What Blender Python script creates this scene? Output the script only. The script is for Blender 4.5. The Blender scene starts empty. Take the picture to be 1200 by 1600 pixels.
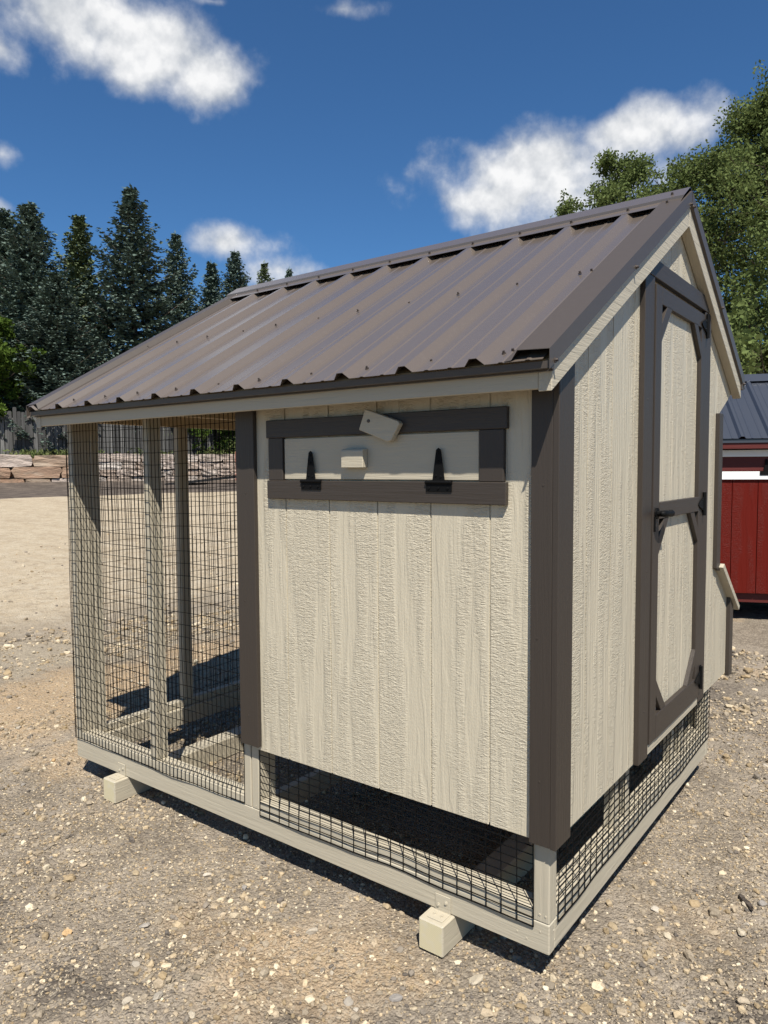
import bpy, bmesh, math, random
import numpy as np
from mathutils import Vector, Matrix

random.seed(7)
rng = np.random.default_rng(7)
SC = bpy.context.scene
COL = SC.collection

# ------------------------------------------------------------------ camera
CAM_P = Vector((0.8202, -1.8536, 1.4701))
c_r = Vector((0.79932, 0.60087, -0.00605))
c_u = Vector((-0.03177, 0.05231, 0.99813))
c_f = Vector((-0.60006, 0.79763, -0.06090))
cam = bpy.data.cameras.new('camera')
cam.sensor_fit = 'HORIZONTAL'
cam.sensor_width = 36.0
cam.lens = 1136.72 / 1200 * 36.0
cam.clip_start = 0.05
cam.clip_end = 3000
co = bpy.data.objects.new('camera', cam)
COL.objects.link(co)
co.matrix_world = Matrix(((c_r.x, c_u.x, -c_f.x, CAM_P.x), (c_r.y, c_u.y, -c_f.y, CAM_P.y),
                          (c_r.z, c_u.z, -c_f.z, CAM_P.z), (0, 0, 0, 1)))
SC.camera = co

# ------------------------------------------------------------------ light
SUN = Vector((0.45, -0.486, 1.0)).normalized()
el = math.asin(SUN.z)
sl = bpy.data.lights.new('sun', 'SUN')
sl.energy = 5.0
sl.angle = math.radians(0.53)
sl.color = (1.0, 0.955, 0.88)
so = bpy.data.objects.new('sun', sl)
COL.objects.link(so)
so.rotation_euler = SUN.to_track_quat('Z', 'Y').to_euler()
so.location = (10, -12, 26)

SC.view_settings.view_transform = 'Standard'
SC.view_settings.look = 'None'
SC.view_settings.gamma = 1.0
SC.view_settings.exposure = 0.6
SC.view_settings.use_curve_mapping = False

W = bpy.data.worlds.new('World')
SC.world = W
W.use_nodes = True
W.cycles.sampling_method = 'MANUAL'
W.cycles.sample_map_resolution = 256


class NT:
    """tiny helper to write node graphs"""
    def __init__(self, tree):
        self.t = tree

    def n(self, typ, props=None, **ins):
        nd = self.t.nodes.new(typ)
        for k, v in (props or {}).items():
            setattr(nd, k, v)
        for k, v in ins.items():
            key = int(k[1:]) if k[0] == 'i' and k[1:].isdigit() else k.replace('_', ' ')
            s = nd.inputs[key]
            if hasattr(v, 'is_output') or isinstance(v, bpy.types.NodeSocket):
                self.t.links.new(v, s)
            else:
                s.default_value = v
        return nd

    def m(self, op, a, b=0.0, c=None, clamp=False):
        nd = self.t.nodes.new('ShaderNodeMath')
        nd.operation = op
        nd.use_clamp = clamp
        for i, v in enumerate((a, b, c)):
            if v is None:
                continue
            if isinstance(v, bpy.types.NodeSocket):
                self.t.links.new(v, nd.inputs[i])
            else:
                nd.inputs[i].default_value = v
        return nd.outputs[0]

    def dot(self, a, v):
        nd = self.t.nodes.new('ShaderNodeVectorMath')
        nd.operation = 'DOT_PRODUCT'
        self.t.links.new(a, nd.inputs[0])
        nd.inputs[1].default_value = v
        return nd.outputs['Value']

    def vscale(self, a, v):
        nd = self.t.nodes.new('ShaderNodeVectorMath')
        nd.operation = 'MULTIPLY'
        self.t.links.new(a, nd.inputs[0])
        nd.inputs[1].default_value = v
        return nd.outputs[0]

    def vadd(self, a, b):
        nd = self.t.nodes.new('ShaderNodeVectorMath')
        nd.operation = 'ADD'
        self.t.links.new(a, nd.inputs[0])
        if isinstance(b, bpy.types.NodeSocket):
            self.t.links.new(b, nd.inputs[1])
        else:
            nd.inputs[1].default_value = b
        return nd.outputs[0]

    def noise(self, vec, scale, detail=3.0, rough=0.55, dist=0.0):
        nd = self.n('ShaderNodeTexNoise', None, Vector=vec, Scale=scale, Detail=detail, Roughness=rough, Distortion=dist)
        return nd.outputs[0]

    def mix(self, fac, a, b, mode='MIX'):
        nd = self.t.nodes.new('ShaderNodeMix')
        nd.data_type = 'RGBA'
        nd.blend_type = mode
        for s, v in ((nd.inputs[0], fac), (nd.inputs[6], a), (nd.inputs[7], b)):
            if isinstance(v, bpy.types.NodeSocket):
                self.t.links.new(v, s)
            else:
                s.default_value = v if not isinstance(v, tuple) or len(v) == 4 else (*v, 1.0)
        return nd.outputs[2]

    def ramp(self, fac, stops, interp='LINEAR'):
        nd = self.t.nodes.new('ShaderNodeValToRGB')
        nd.color_ramp.interpolation = interp
        e = nd.color_ramp.elements
        while len(e) < len(stops):
            e.new(0.5)
        for el_, (p, c) in zip(e, stops):
            el_.position = p
            el_.color = (*c, 1.0) if len(c) == 3 else c
        self.t.links.new(fac, nd.inputs[0])
        return nd.outputs[0]

    def smooth(self, x, a, b):
        nd = self.t.nodes.new('ShaderNodeMapRange')
        nd.interpolation_type = 'SMOOTHSTEP'
        self.t.links.new(x, nd.inputs[0])
        nd.inputs[1].default_value = a
        nd.inputs[2].default_value = b
        return nd.outputs[0]

    def bump(self, h, strength=0.5, dist=0.01, normal=None):
        nd = self.n('ShaderNodeBump', None, Strength=strength, Distance=dist, Height=h)
        if normal is not None:
            self.t.links.new(normal, nd.inputs['Normal'])
        return nd.outputs[0]


# ---- sky: physical sky with scattered cumulus set by direction
wt = W.node_tree
wt.nodes.clear()
w = NT(wt)
sky = w.n('ShaderNodeTexSky', {'sky_type': 'NISHITA', 'sun_disc': False, 'sun_elevation': el,
                               'sun_rotation': math.atan2(SUN.x, SUN.y), 'altitude': 300.0, 'air_density': 1.0,
                               'dust_density': 0.15, 'ozone_density': 2.2})
tc = w.n('ShaderNodeTexCoord')
D = w.n('ShaderNodeVectorMath', {'operation': 'NORMALIZE'}, i0=tc.outputs['Generated']).outputs[0]


def px_dir(u, v):
    return (c_f + c_r * ((u - 600) / 1136.72) - c_u * ((v - 800) / 1136.72)).normalized()


blobs = []
for u, v, ru, rv in [(95, 20, 165, 80), (225, 75, 150, 62), (325, 118, 78, 58), (0, 75, 70, 40), (330, 2, 26, 7), (535, 14, 50, 13),
                     (850, 264, 190, 84), (975, 205, 130, 52), (760, 310, 95, 42),
                     (350, 378, 98, 33), (435, 424, 74, 24), (0, 240, 22, 22), (0, 324, 26, 14)]:
    blobs.append((px_dir(u, v), ru / 1136.72, rv / 1136.72))
rs = random.Random(3)
for k in range(11):                                   # the same kind of clouds round the rest of the sky
    az = rs.uniform(0, 2 * math.pi)
    e = math.radians(rs.uniform(12, 55))
    d = Vector((math.cos(az) * math.cos(e), math.sin(az) * math.cos(e), math.sin(e)))
    if d.dot(c_f) > 0.72:
        continue
    a = rs.uniform(0.09, 0.2)
    blobs.append((d, a, a * rs.uniform(0.35, 0.55)))
mask = None
hgt = None
for d, a, b in blobs:
    t1 = Vector((0, 0, 1)).cross(d).normalized()
    t2 = d.cross(t1)
    x = w.m('DIVIDE', w.dot(D, t1), a)
    y = w.m('DIVIDE', w.dot(D, t2), b)
    q = w.m('ADD', w.m('MULTIPLY', x, x), w.m('MULTIPLY', y, y))
    q = w.m('ADD', q, w.m('MULTIPLY', w.m('LESS_THAN', w.dot(D, d), 0.0), 100.0))
    m_ = w.m('MULTIPLY', w.m('SUBTRACT', 1.0, w.m('SQRT', q)), max(0.4, min(1.0, b / 0.045)))
    mask = m_ if mask is None else w.m('SMOOTH_MAX', mask, m_, 0.15)
n1 = w.noise(D, 8.0, 7.0, 0.55, 0.0)
n2 = w.noise(w.vadd(D, tuple(SUN * 0.012)), 8.0, 5.0, 0.55, 0.0)
n3 = w.noise(D, 4.0, 3.0, 0.5)
n4 = w.noise(w.vadd(D, (3.1, 1.7, 0.4)), 24.0, 6.0, 0.55)
dens = w.m('ADD', mask, w.m('MULTIPLY', w.m('SUBTRACT', n1, 0.5), 1.8))
dens = w.m('ADD', dens, w.m('MULTIPLY', w.m('SUBTRACT', n4, 0.5), 0.6))
alpha = w.smooth(dens, 0.04, 0.75)
relief = w.m('MULTIPLY', w.m('SUBTRACT', n1, n2), 2.4)
thick = w.smooth(dens, 0.3, 1.15)
val = w.m('ADD', w.m('MULTIPLY', thick, 0.22), w.m('ADD', relief, w.m('MULTIPLY', w.m('SUBTRACT', n3, 0.5), 0.35)))
val = w.m('ADD', val, 0.68, clamp=True)
ccol = w.ramp(val, [(0.35, (5.4, 5.9, 6.6)), (0.65, (8.6, 8.9, 9.3)), (0.95, (12.6, 12.6, 12.6))])
skyc = w.mix(1.0, sky.outputs[0], (0.58, 1.0, 1.36), 'MULTIPLY')
fin = w.mix(w.m('MULTIPLY', alpha, 0.97), skyc, ccol)
bg = w.n('ShaderNodeBackground', None, Color=fin, Strength=0.051)
wo = w.n('ShaderNodeOutputWorld', None, Surface=bg.outputs[0])

# ------------------------------------------------------------------ material helpers


def new_mat(name):
    m = bpy.data.materials.new(name)
    m.use_nodes = True
    m.node_tree.nodes.clear()
    return m, NT(m.node_tree)


def finish(g, color, rough=0.6, normal=None, spec=0.5, metal=0.0, coat=0.0):
    b = g.n('ShaderNodeBsdfPrincipled')
    for k, v in (('Base Color', color), ('Roughness', rough), ('Specular IOR Level', spec), ('Metallic', metal), ('Coat Weight', coat)):
        if isinstance(v, bpy.types.NodeSocket):
            g.t.links.new(v, b.inputs[k])
        else:
            b.inputs[k].default_value = (*v, 1.0) if isinstance(v, tuple) else v
    if normal is not None:
        g.t.links.new(normal, b.inputs['Normal'])
    o = g.n('ShaderNodeOutputMaterial', None, Surface=b.outputs[0])
    return b


def obj_coord(g, jitter=True):
    t = g.n('ShaderNodeTexCoord').outputs['Object']
    if jitter:
        r = g.n('ShaderNodeObjectInfo').outputs['Random']
        cx = g.n('ShaderNodeCombineXYZ', None, X=g.m('MULTIPLY', r, 37.0), Y=g.m('MULTIPLY', r, 91.0), Z=g.m('MULTIPLY', r, 53.0))
        t = g.vadd(t, cx.outputs[0])
    return t


def painted_wood(name, col, axis, rough=0.55, amt=1.0, spec=0.4):
    m, g = new_mat(name)
    t = obj_coord(g)
    sc = [70.0, 70.0, 70.0]
    sc[axis] = 3.0
    v = g.vscale(t, tuple(sc))
    n = g.noise(v, 1.0, 4.0, 0.6, 0.35)
    sc2 = [220.0] * 3
    sc2[axis] = 14.0
    n2 = g.noise(g.vscale(t, tuple(sc2)), 1.0, 2.0)
    n3 = g.noise(t, 2.2, 4.0)
    h = g.m('ADD', g.m('MULTIPLY', n, 0.7), g.m('MULTIPLY', n2, 0.3))
    c = g.mix(g.m('MULTIPLY', g.smooth(n3, 0.3, 0.75), 0.3), col, tuple(x * 0.84 for x in col))
    c = g.mix(g.m('MULTIPLY', g.smooth(n, 0.58, 0.74), 0.12), c, tuple(x * 0.72 for x in col))
    finish(g, c, rough, g.bump(h, 0.55 * amt, 0.004), spec)
    return m


def siding_mat(name, col, spec=0.45):
    m, g = new_mat(name)
    t = obj_coord(g)
    grain = g.noise(g.vscale(t, (120, 120, 9.0)), 1.0, 4.0, 0.62, 0.8)
    rip = g.noise(g.vscale(t, (32, 32, 125)), 1.0, 3.0, 0.6, 1.6)
    mk = g.smooth(g.noise(g.vscale(t, (13, 13, 1.6)), 1.0, 2.0), 0.40, 0.56)
    cath = g.n('ShaderNodeTexWave', {'wave_type': 'RINGS', 'rings_direction': 'Z'}, Vector=g.vscale(t, (8, 8, 0.9)), Scale=2.2,
               Distortion=7.0, Detail=2.0, Detail_Scale=1.4).outputs['Fac']
    fine = g.noise(g.vscale(t, (260, 260, 120)), 1.0, 2.0)
    h = g.m('ADD', g.m('MULTIPLY', grain, 0.38), g.m('MULTIPLY', g.m('MULTIPLY', rip, mk), 1.1))
    h = g.m('ADD', h, g.m('MULTIPLY', g.m('MULTIPLY', g.smooth(cath, 0.55, 0.9), g.m('SUBTRACT', 1.0, mk)), 0.16))
    h = g.m('ADD', h, g.m('MULTIPLY', fine, 0.15))
    big = g.noise(g.vscale(t, (2.5, 2.5, 0.9)), 1.0, 4.0)
    c = g.mix(g.m('MULTIPLY', g.smooth(big, 0.3, 0.75), 0.25), col, tuple(x * 0.88 for x in col))
    pos = g.n('ShaderNodeTexCoord').outputs['Object']
    spk = g.smooth(g.noise(pos, 130.0, 2.0), 0.7, 0.76)
    c = g.mix(g.m('MULTIPLY', spk, 0.25), c, tuple(x * 0.5 for x in col))
    finish(g, c, 0.42, g.bump(h, 1.0, 0.0050), spec)
    return m


GREIGE = (0.50, 0.442, 0.33)
BROWN = (0.041, 0.032, 0.025)
M = {}
M['siding'] = siding_mat('greige_siding', GREIGE)
for a, k in enumerate('xyz'):
    M['greige_' + k] = painted_wood('greige_board_' + k, (0.43, 0.38, 0.285), a, 0.5, 1.7 if k == 'y' else 1.1)
    M['brown_' + k] = painted_wood('brown_trim_' + k, BROWN, a, 0.5)
    M['raw_' + k] = painted_wood('raw_pine_' + k, (0.52, 0.40, 0.24), a, 0.7)
    M['white_' + k] = painted_wood('white_trim_' + k, (0.8, 0.8, 0.78), a)
    M['redb_' + k] = painted_wood('red_board_' + k, (0.085, 0.0095, 0.006), a, 0.6)
M['red_siding'] = siding_mat('red_siding', (0.105, 0.0095, 0.0055), 0.12)
M['inner_wood'] = painted_wood('roof_deck_wood', (0.36, 0.27, 0.16), 0, 0.8)


def metal_paint(name, col, rough=0.20):
    m, g = new_mat(name)
    t = g.n('ShaderNodeTexCoord').outputs['Object']
    n = g.noise(g.vscale(t, (5, 1.3, 1.3)), 1.0, 4.0, 0.6)
    n2 = g.noise(t, 60.0, 3.0)
    c = g.mix(g.m('MULTIPLY', g.smooth(n2, 0.5, 0.75), 0.12), col, tuple(min(1, x * 1.5) for x in col))
    wav = g.noise(g.vscale(t, (9, 2.2, 2.2)), 1.0, 2.0)
    r = g.m('ADD', rough, g.m('MULTIPLY', n, 0.16))
    b = finish(g, c, r, g.bump(wav, 0.16, 0.004), 0.5, 0.0, 0.4)
    b.inputs['Coat Roughness'].default_value = 0.16
    b.inputs['Coat IOR'].default_value = 1.55
    b.inputs['IOR'].default_value = 1.6
    return m


M['roof'] = metal_paint('brown_metal', (0.112, 0.090, 0.073))
M['roof_dark'] = metal_paint('dark_brown_metal', (0.075, 0.056, 0.045), 0.4)
m, g = new_mat('brown_trim_metal')
t = g.n('ShaderNodeTexCoord').outputs['Object']
finish(g, g.mix(g.m('MULTIPLY', g.smooth(g.noise(t, 50.0, 3.0), 0.5, 0.75), 0.15), (0.068, 0.055, 0.045), (0.095, 0.08, 0.067)), 0.42, g.bump(g.noise(t, 12.0, 2.0), 0.1, 0.004), 0.35)
M['trim_metal'] = m
M['navy'] = metal_paint('navy_metal', (0.017, 0.022, 0.034), 0.5)
m, g = new_mat('black_hardware'); finish(g, (0.004, 0.004, 0.004), 0.6, None, 0.12); M['black'] = m
m, g = new_mat('black_wire'); finish(g, (0.004, 0.004, 0.004), 0.8, None, 0.1); M['wire'] = m
m, g = new_mat('steel_screw'); finish(g, (0.07, 0.055, 0.047), 0.4, None, 0.5, 0.3); M['screw'] = m

m, g = new_mat('end_grain')
t = obj_coord(g)
wv = g.n('ShaderNodeTexWave', {'wave_type': 'RINGS', 'rings_direction': 'Y'}, Vector=t, Scale=55.0, Distortion=1.6, Detail=2.0).outputs['Fac']
c = g.mix(g.m('MULTIPLY', wv, 0.35), (0.58, 0.51, 0.33), (0.42, 0.35, 0.2))
c = g.mix(g.smooth(g.noise(t, 30.0, 4.0), 0.5, 0.7), c, (0.55, 0.49, 0.36))
finish(g, c, 0.7, g.bump(wv, 0.3, 0.002)); M['endgrain'] = m

# gravel stones use a per-stone colour
m, g = new_mat('gravel_stone')
at_ = g.n('ShaderNodeAttribute', {'attribute_name': 'stone_col'}).outputs['Color']
t = g.n('ShaderNodeTexCoord').outputs['Object']
c = g.mix(g.m('MULTIPLY', g.smooth(g.noise(t, 150.0, 3.0), 0.4, 0.7), 0.35), at_, g.mix(1.0, at_, (0.62, 0.58, 0.52), 'MULTIPLY'))
finish(g, c, 0.85, g.bump(g.noise(t, 260.0, 4.0), 0.5, 0.004), 0.3); M['gravel'] = m

m, g = new_mat('single_stone')
r = g.n('ShaderNodeObjectInfo').outputs['Random']
t = obj_coord(g)
c = g.ramp(r, [(0.0, (0.5, 0.40, 0.27)), (0.3, (0.40, 0.35, 0.28)), (0.55, (0.55, 0.47, 0.34)), (0.8, (0.27, 0.25, 0.23)), (1.0, (0.6, 0.53, 0.42))])
c = g.mix(g.m('MULTIPLY', g.smooth(g.noise(t, 70.0, 4.0), 0.42, 0.7), 0.5), c, (0.3, 0.24, 0.17))
finish(g, c, 0.85, g.bump(g.noise(t, 160.0, 4.0), 0.5, 0.006), 0.3); M['stone'] = m

# ground
m, g = new_mat('gravel_ground')
p = g.n('ShaderNodeNewGeometry').outputs['Position']
sx = g.n('ShaderNodeSeparateXYZ', None, Vector=p)
X, Y = sx.outputs[0], sx.outputs[1]
wob = g.m('MULTIPLY', g.m('SUBTRACT', g.noise(p, 1.3, 5.0, 0.6), 0.5), 0.9)
dist = g.m('ADD', g.m('ADD', g.m('MULTIPLY', X, -0.92), g.m('MULTIPLY', Y, 0.12)), wob)     # metres out into the yard
far = g.smooth(dist, 4.4, 6.6)
tan = (0.47, 0.375, 0.25)
n_big = g.noise(p, 0.55, 5.0, 0.6)
n_mid = g.noise(p, 3.2, 6.0, 0.65)
n_fin = g.noise(p, 38.0, 5.0, 0.7)
n_grt = g.noise(p, 170.0, 3.0, 0.7)
near = g.mix(g.smooth(n_mid, 0.36, 0.64), (0.18, 0.148, 0.11), (0.31, 0.26, 0.20))  # dirt base darkened to paint shade into the gaps between stones
near = g.mix(g.m('MULTIPLY', g.smooth(n_big, 0.48, 0.62), 0.65), near, (0.19, 0.16, 0.125))
near = g.mix(g.m('MULTIPLY', g.smooth(g.noise(g.vadd(p, (7.0, 3.0, 0)), 1.1, 5.0, 0.6), 0.54, 0.66), 0.8), near, (0.06, 0.05, 0.042))
sandy = g.m('MULTIPLY', g.smooth(dist, 2.55, 3.0), g.m('SUBTRACT', 1.0, g.smooth(dist, 3.7, 4.1)))
sandy = g.m('MAXIMUM', sandy, g.m('MULTIPLY', g.smooth(g.noise(g.vadd(p, (1.0, 9.0, 0)), 0.9, 4.0), 0.56, 0.66), 0.7))
near = g.mix(g.m('MULTIPLY', sandy, 0.85), near, (0.46, 0.33, 0.195))
whit = g.m('MULTIPLY', g.smooth(dist, 3.8, 4.1), g.m('SUBTRACT', 1.0, g.smooth(dist, 4.9, 5.3)))
near = g.mix(g.m('MULTIPLY', whit, 0.75), near, (0.37, 0.31, 0.22))
farc = g.mix(g.smooth(n_mid, 0.35, 0.65), tan, (0.54, 0.45, 0.32))
farc = g.mix(g.m('MULTIPLY', g.smooth(g.noise(g.vscale(p, (0.35, 1.3, 1)), 1.0, 5.0), 0.5, 0.68), 0.55), farc, (0.36, 0.28, 0.18))
vf = g.n('ShaderNodeTexVoronoi', {'feature': 'F1'}, Vector=p, Scale=17.0)
vfc = g.n('ShaderNodeSeparateColor', None, Color=vf.outputs['Color']).outputs[0]
farc = g.mix(g.m('MULTIPLY', g.smooth(vfc, 0.25, 0.0), 0.5), farc, (0.26, 0.2, 0.13))
farc = g.mix(g.m('MULTIPLY', g.smooth(vfc, 0.8, 1.0), 0.5), farc, (0.55, 0.48, 0.36))
farc = g.mix(g.m('MULTIPLY', g.smooth(g.noise(g.vscale(p, (1.2, 4.5, 1)), 1.0, 6.0, 0.7), 0.5, 0.7), 0.5), farc, (0.33, 0.255, 0.165))
c = g.mix(far, near, farc)
vor = g.n('ShaderNodeTexVoronoi', {'feature': 'F1'}, Vector=p, Scale=62.0)
vor2 = g.n('ShaderNodeTexVoronoi', {'feature': 'F1'}, Vector=g.vadd(p, (0.3, 0.9, 0)), Scale=130.0)
vc = g.n('ShaderNodeSeparateColor', None, Color=vor.outputs['Color']).outputs[0]
vc2 = g.n('ShaderNodeSeparateColor', None, Color=vor2.outputs['Color']).outputs[0]
c = g.mix(g.m('MULTIPLY', g.smooth(vc, 0.72, 0.95), 0.55), c, (0.38, 0.32, 0.24))
c = g.mix(g.m('MULTIPLY', g.smooth(vc2, 0.7, 0.95), 0.5), c, (0.34, 0.285, 0.21))
c = g.mix(g.m('MULTIPLY', g.smooth(vc2, 0.3, 0.05), 0.45), c, (0.13, 0.105, 0.08))
c = g.mix(g.m('MULTIPLY', g.smooth(n_fin, 0.52, 0.72), 0.5), c, (0.085, 0.066, 0.048))
h = g.m('ADD', g.m('MULTIPLY', n_fin, 0.5), g.m('MULTIPLY', n_grt, 0.22))
h = g.m('SUBTRACT', h, g.m('MULTIPLY', vor.outputs['Distance'], 0.5))
h = g.m('SUBTRACT', h, g.m('MULTIPLY', vor2.outputs['Distance'], 0.35))
finish(g, c, 0.93, g.bump(h, 0.9, 0.02), 0.2); M['ground'] = m

m, g = new_mat('dark_dirt')
p = g.n('ShaderNodeNewGeometry').outputs['Position']
n = g.noise(p, 2.0, 6.0, 0.7)
c = g.mix(g.smooth(n, 0.4, 0.65), (0.085, 0.068, 0.055), (0.15, 0.12, 0.095))
finish(g, c, 0.95, g.bump(g.noise(p, 6.0, 6.0, 0.7), 0.9, 0.12), 0.2); M['dirt'] = m

m, g = new_mat('wall_stone')
r = g.n('ShaderNodeObjectInfo').outputs['Random']
t = obj_coord(g)
c = g.ramp(r, [(0.0, (0.27, 0.165, 0.105)), (0.4, (0.33, 0.215, 0.145)), (0.7, (0.30, 0.20, 0.14)), (0.9, (0.34, 0.26, 0.19)), (1.0, (0.36, 0.31, 0.25))])
nn = g.noise(t, 2.2, 6.0, 0.65)
c = g.mix(g.m('MULTIPLY', g.smooth(nn, 0.45, 0.65), 0.6), c, (0.28, 0.2, 0.135))
c = g.mix(g.m('MULTIPLY', g.smooth(g.noise(t, 1.3, 5.0), 0.55, 0.68), 0.4), c, (0.42, 0.36, 0.28))
finish(g, c, 0.9, g.bump(g.noise(t, 5.0, 7.0, 0.7), 0.9, 0.12), 0.2); M['wallstone'] = m

m, g = new_mat('pale_rubble')
r = g.n('ShaderNodeObjectInfo').outputs['Random']
t = obj_coord(g)
c = g.ramp(r, [(0.0, (0.42, 0.34, 0.28)), (0.4, (0.5, 0.42, 0.36)), (0.7, (0.36, 0.28, 0.22)), (1.0, (0.55, 0.49, 0.43))])
c = g.mix(g.m('MULTIPLY', g.smooth(g.noise(t, 3.0, 6.0, 0.65), 0.45, 0.65), 0.5), c, (0.28, 0.22, 0.18))
finish(g, c, 0.9, g.bump(g.noise(t, 6.0, 7.0, 0.7), 0.9, 0.12), 0.2); M['rubble'] = m

m, g = new_mat('shaded_weathered_plank')
r = g.n('ShaderNodeObjectInfo').outputs['Random']
t = obj_coord(g)
n = g.noise(g.vscale(t, (14, 14, 0.8)), 1.0, 4.0, 0.6)
c = g.ramp(r, [(0.0, (0.055, 0.054, 0.052)), (0.7, (0.095, 0.093, 0.089)), (1.0, (0.18, 0.176, 0.166))])  # weathered greys, darkened to stand in for dappled tree shade
c = g.mix(g.m('MULTIPLY', g.smooth(n, 0.42, 0.62), 0.6), c, (0.045, 0.043, 0.04))
finish(g, c, 0.9, g.bump(n, 0.6, 0.02), 0.2); M['plank'] = m

m, g = new_mat('grass_soil')
p = g.n('ShaderNodeNewGeometry').outputs['Position']
c = g.mix(g.smooth(g.noise(p, 1.5, 5.0), 0.4, 0.6), (0.06, 0.085, 0.03), (0.13, 0.11, 0.06))
finish(g, c, 0.95, g.bump(g.noise(p, 9.0, 5.0), 0.8, 0.1), 0.1); M['terrace'] = m


def leaf_mat(name, c0, c1, trans=0.25, rough=0.55, nscale=0.9):
    m, g = new_mat(name)
    r = g.n('ShaderNodeObjectInfo').outputs['Random']
    p = g.n('ShaderNodeTexCoord').outputs['Object']
    n = g.noise(p, nscale, 4.0, 0.7)
    n2 = g.noise(p, 9.0, 2.0)
    c = g.mix(g.smooth(g.m('ADD', g.m('MULTIPLY', n, 0.7), g.m('MULTIPLY', n2, 0.3)), 0.35, 0.65), c0, c1)
    c = g.mix(g.m('MULTIPLY', r, 0.3), c, tuple(x * 0.7 for x in c0))
    b = finish(g, c, rough + 0.25, None, 0.04)
    if trans:
        tr = g.n('ShaderNodeBsdfTranslucent', None, Color=c)
        mx = g.n('ShaderNodeMixShader', None, Fac=trans, i1=b.outputs[0], i2=tr.outputs[0])
        g.t.links.new(mx.outputs[0], [n_ for n_ in g.t.nodes if n_.type == 'OUTPUT_MATERIAL'][0].inputs[0])
    return m


M['spruce_blue'] = leaf_mat('blue_spruce_needles', (0.085, 0.118, 0.095), (0.135, 0.178, 0.145), 0.0, 0.6)
M['spruce_green'] = leaf_mat('green_spruce_needles', (0.085, 0.11, 0.055), (0.16, 0.19, 0.10), 0.0, 0.6)
M['leaf'] = leaf_mat('tree_leaves', (0.09, 0.122, 0.038), (0.185, 0.225, 0.08), 0.3, 0.5)
M['leaf_lime'] = leaf_mat('lime_leaves', (0.05, 0.085, 0.015), (0.11, 0.165, 0.03), 0.3, 0.5)
M['weed'] = leaf_mat('weed_leaves', (0.08, 0.12, 0.035), (0.2, 0.21, 0.09), 0.25, 0.6, 2.0)
m, g = new_mat('bark')
t = obj_coord(g)
n = g.noise(g.vscale(t, (9, 9, 2)), 1.0, 5.0, 0.65)
finish(g, g.mix(g.smooth(n, 0.4, 0.65), (0.05, 0.038, 0.028), (0.13, 0.105, 0.08)), 0.95, g.bump(n, 0.9, 0.04), 0.15); M['bark'] = m
m, g = new_mat('dark_steel'); finish(g, (0.012, 0.012, 0.012), 0.6, None, 0.3); M['darksteel'] = m
m, g = new_mat('red_brick')
t = obj_coord(g); n = g.noise(t, 4.0, 5.0)
finish(g, g.mix(n, (0.36, 0.13, 0.085), (0.45, 0.2, 0.14)), 0.9, g.bump(n, 0.6, 0.05)); M['brick'] = m

# ------------------------------------------------------------------ geometry helpers


def link(name, me, mat, parent=None):
    o = bpy.data.objects.new(name, me)
    if mat is not None and len(me.materials) == 0:
        me.materials.append(mat)
    COL.objects.link(o)
    if parent is not None:
        o.parent = parent
    return o


def empty(name, loc=(0, 0, 0), rz=0.0):
    o = bpy.data.objects.new(name, None)
    o.empty_display_size = 0.2
    o.location = loc
    o.rotation_euler = (0, 0, rz)
    COL.objects.link(o)
    return o


def tag(o, label, cat, group=None):
    o['label'] = label
    o['category'] = cat
    if group:
        o['group'] = group
    return o


def bev(bm, amt, seg=1):
    if amt > 0:
        bmesh.ops.bevel(bm, geom=list(bm.edges), offset=amt, segments=seg, affect='EDGES', profile=0.5)


def bm_obj(name, bm, mat, parent=None, bevel=0.0, smooth=False):
    bmesh.ops.recalc_face_normals(bm, faces=bm.faces)
    bev(bm, bevel)
    me = bpy.data.meshes.new(name)
    bm.to_mesh(me)
    bm.free()
    if smooth:
        me.shade_smooth()
    return link(name, me, mat, parent)


def add_box(bm, x0, x1, y0, y1, z0, z1):
    vs = [bm.verts.new(v) for v in ((x0, y0, z0), (x1, y0, z0), (x1, y1, z0), (x0, y1, z0), (x0, y0, z1), (x1, y0, z1), (x1, y1, z1), (x0, y1, z1))]
    for f in ((3, 2, 1, 0), (4, 5, 6, 7), (0, 1, 5, 4), (1, 2, 6, 5), (2, 3, 7, 6), (3, 0, 4, 7)):
        bm.faces.new([vs[i] for i in f])


def box(name, x0, x1, y0, y1, z0, z1, mat, parent=None, bevel=0.0018):
    bm = bmesh.new()
    add_box(bm, x0, x1, y0, y1, z0, z1)
    return bm_obj(name, bm, M[mat] if isinstance(mat, str) else mat, parent, bevel)


def prism(name, pts, axis, a0, a1, mat, parent=None, bevel=0.0015):
    """pts: 2-D outline in the two other axes (in x,y,z order), extruded along axis from a0 to a1"""
    bm = bmesh.new()

    def mk(p, a):
        l = list(p)
        l.insert(axis, a)
        return bm.verts.new(l)
    A = [mk(p, a0) for p in pts]
    B = [mk(p, a1) for p in pts]
    n = len(pts)
    bm.faces.new(A)
    bm.faces.new(B[::-1])
    for i in range(n):
        bm.faces.new([A[i], B[i], B[(i + 1) % n], A[(i + 1) % n]])
    return bm_obj(name, bm, M[mat], parent, bevel)


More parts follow.
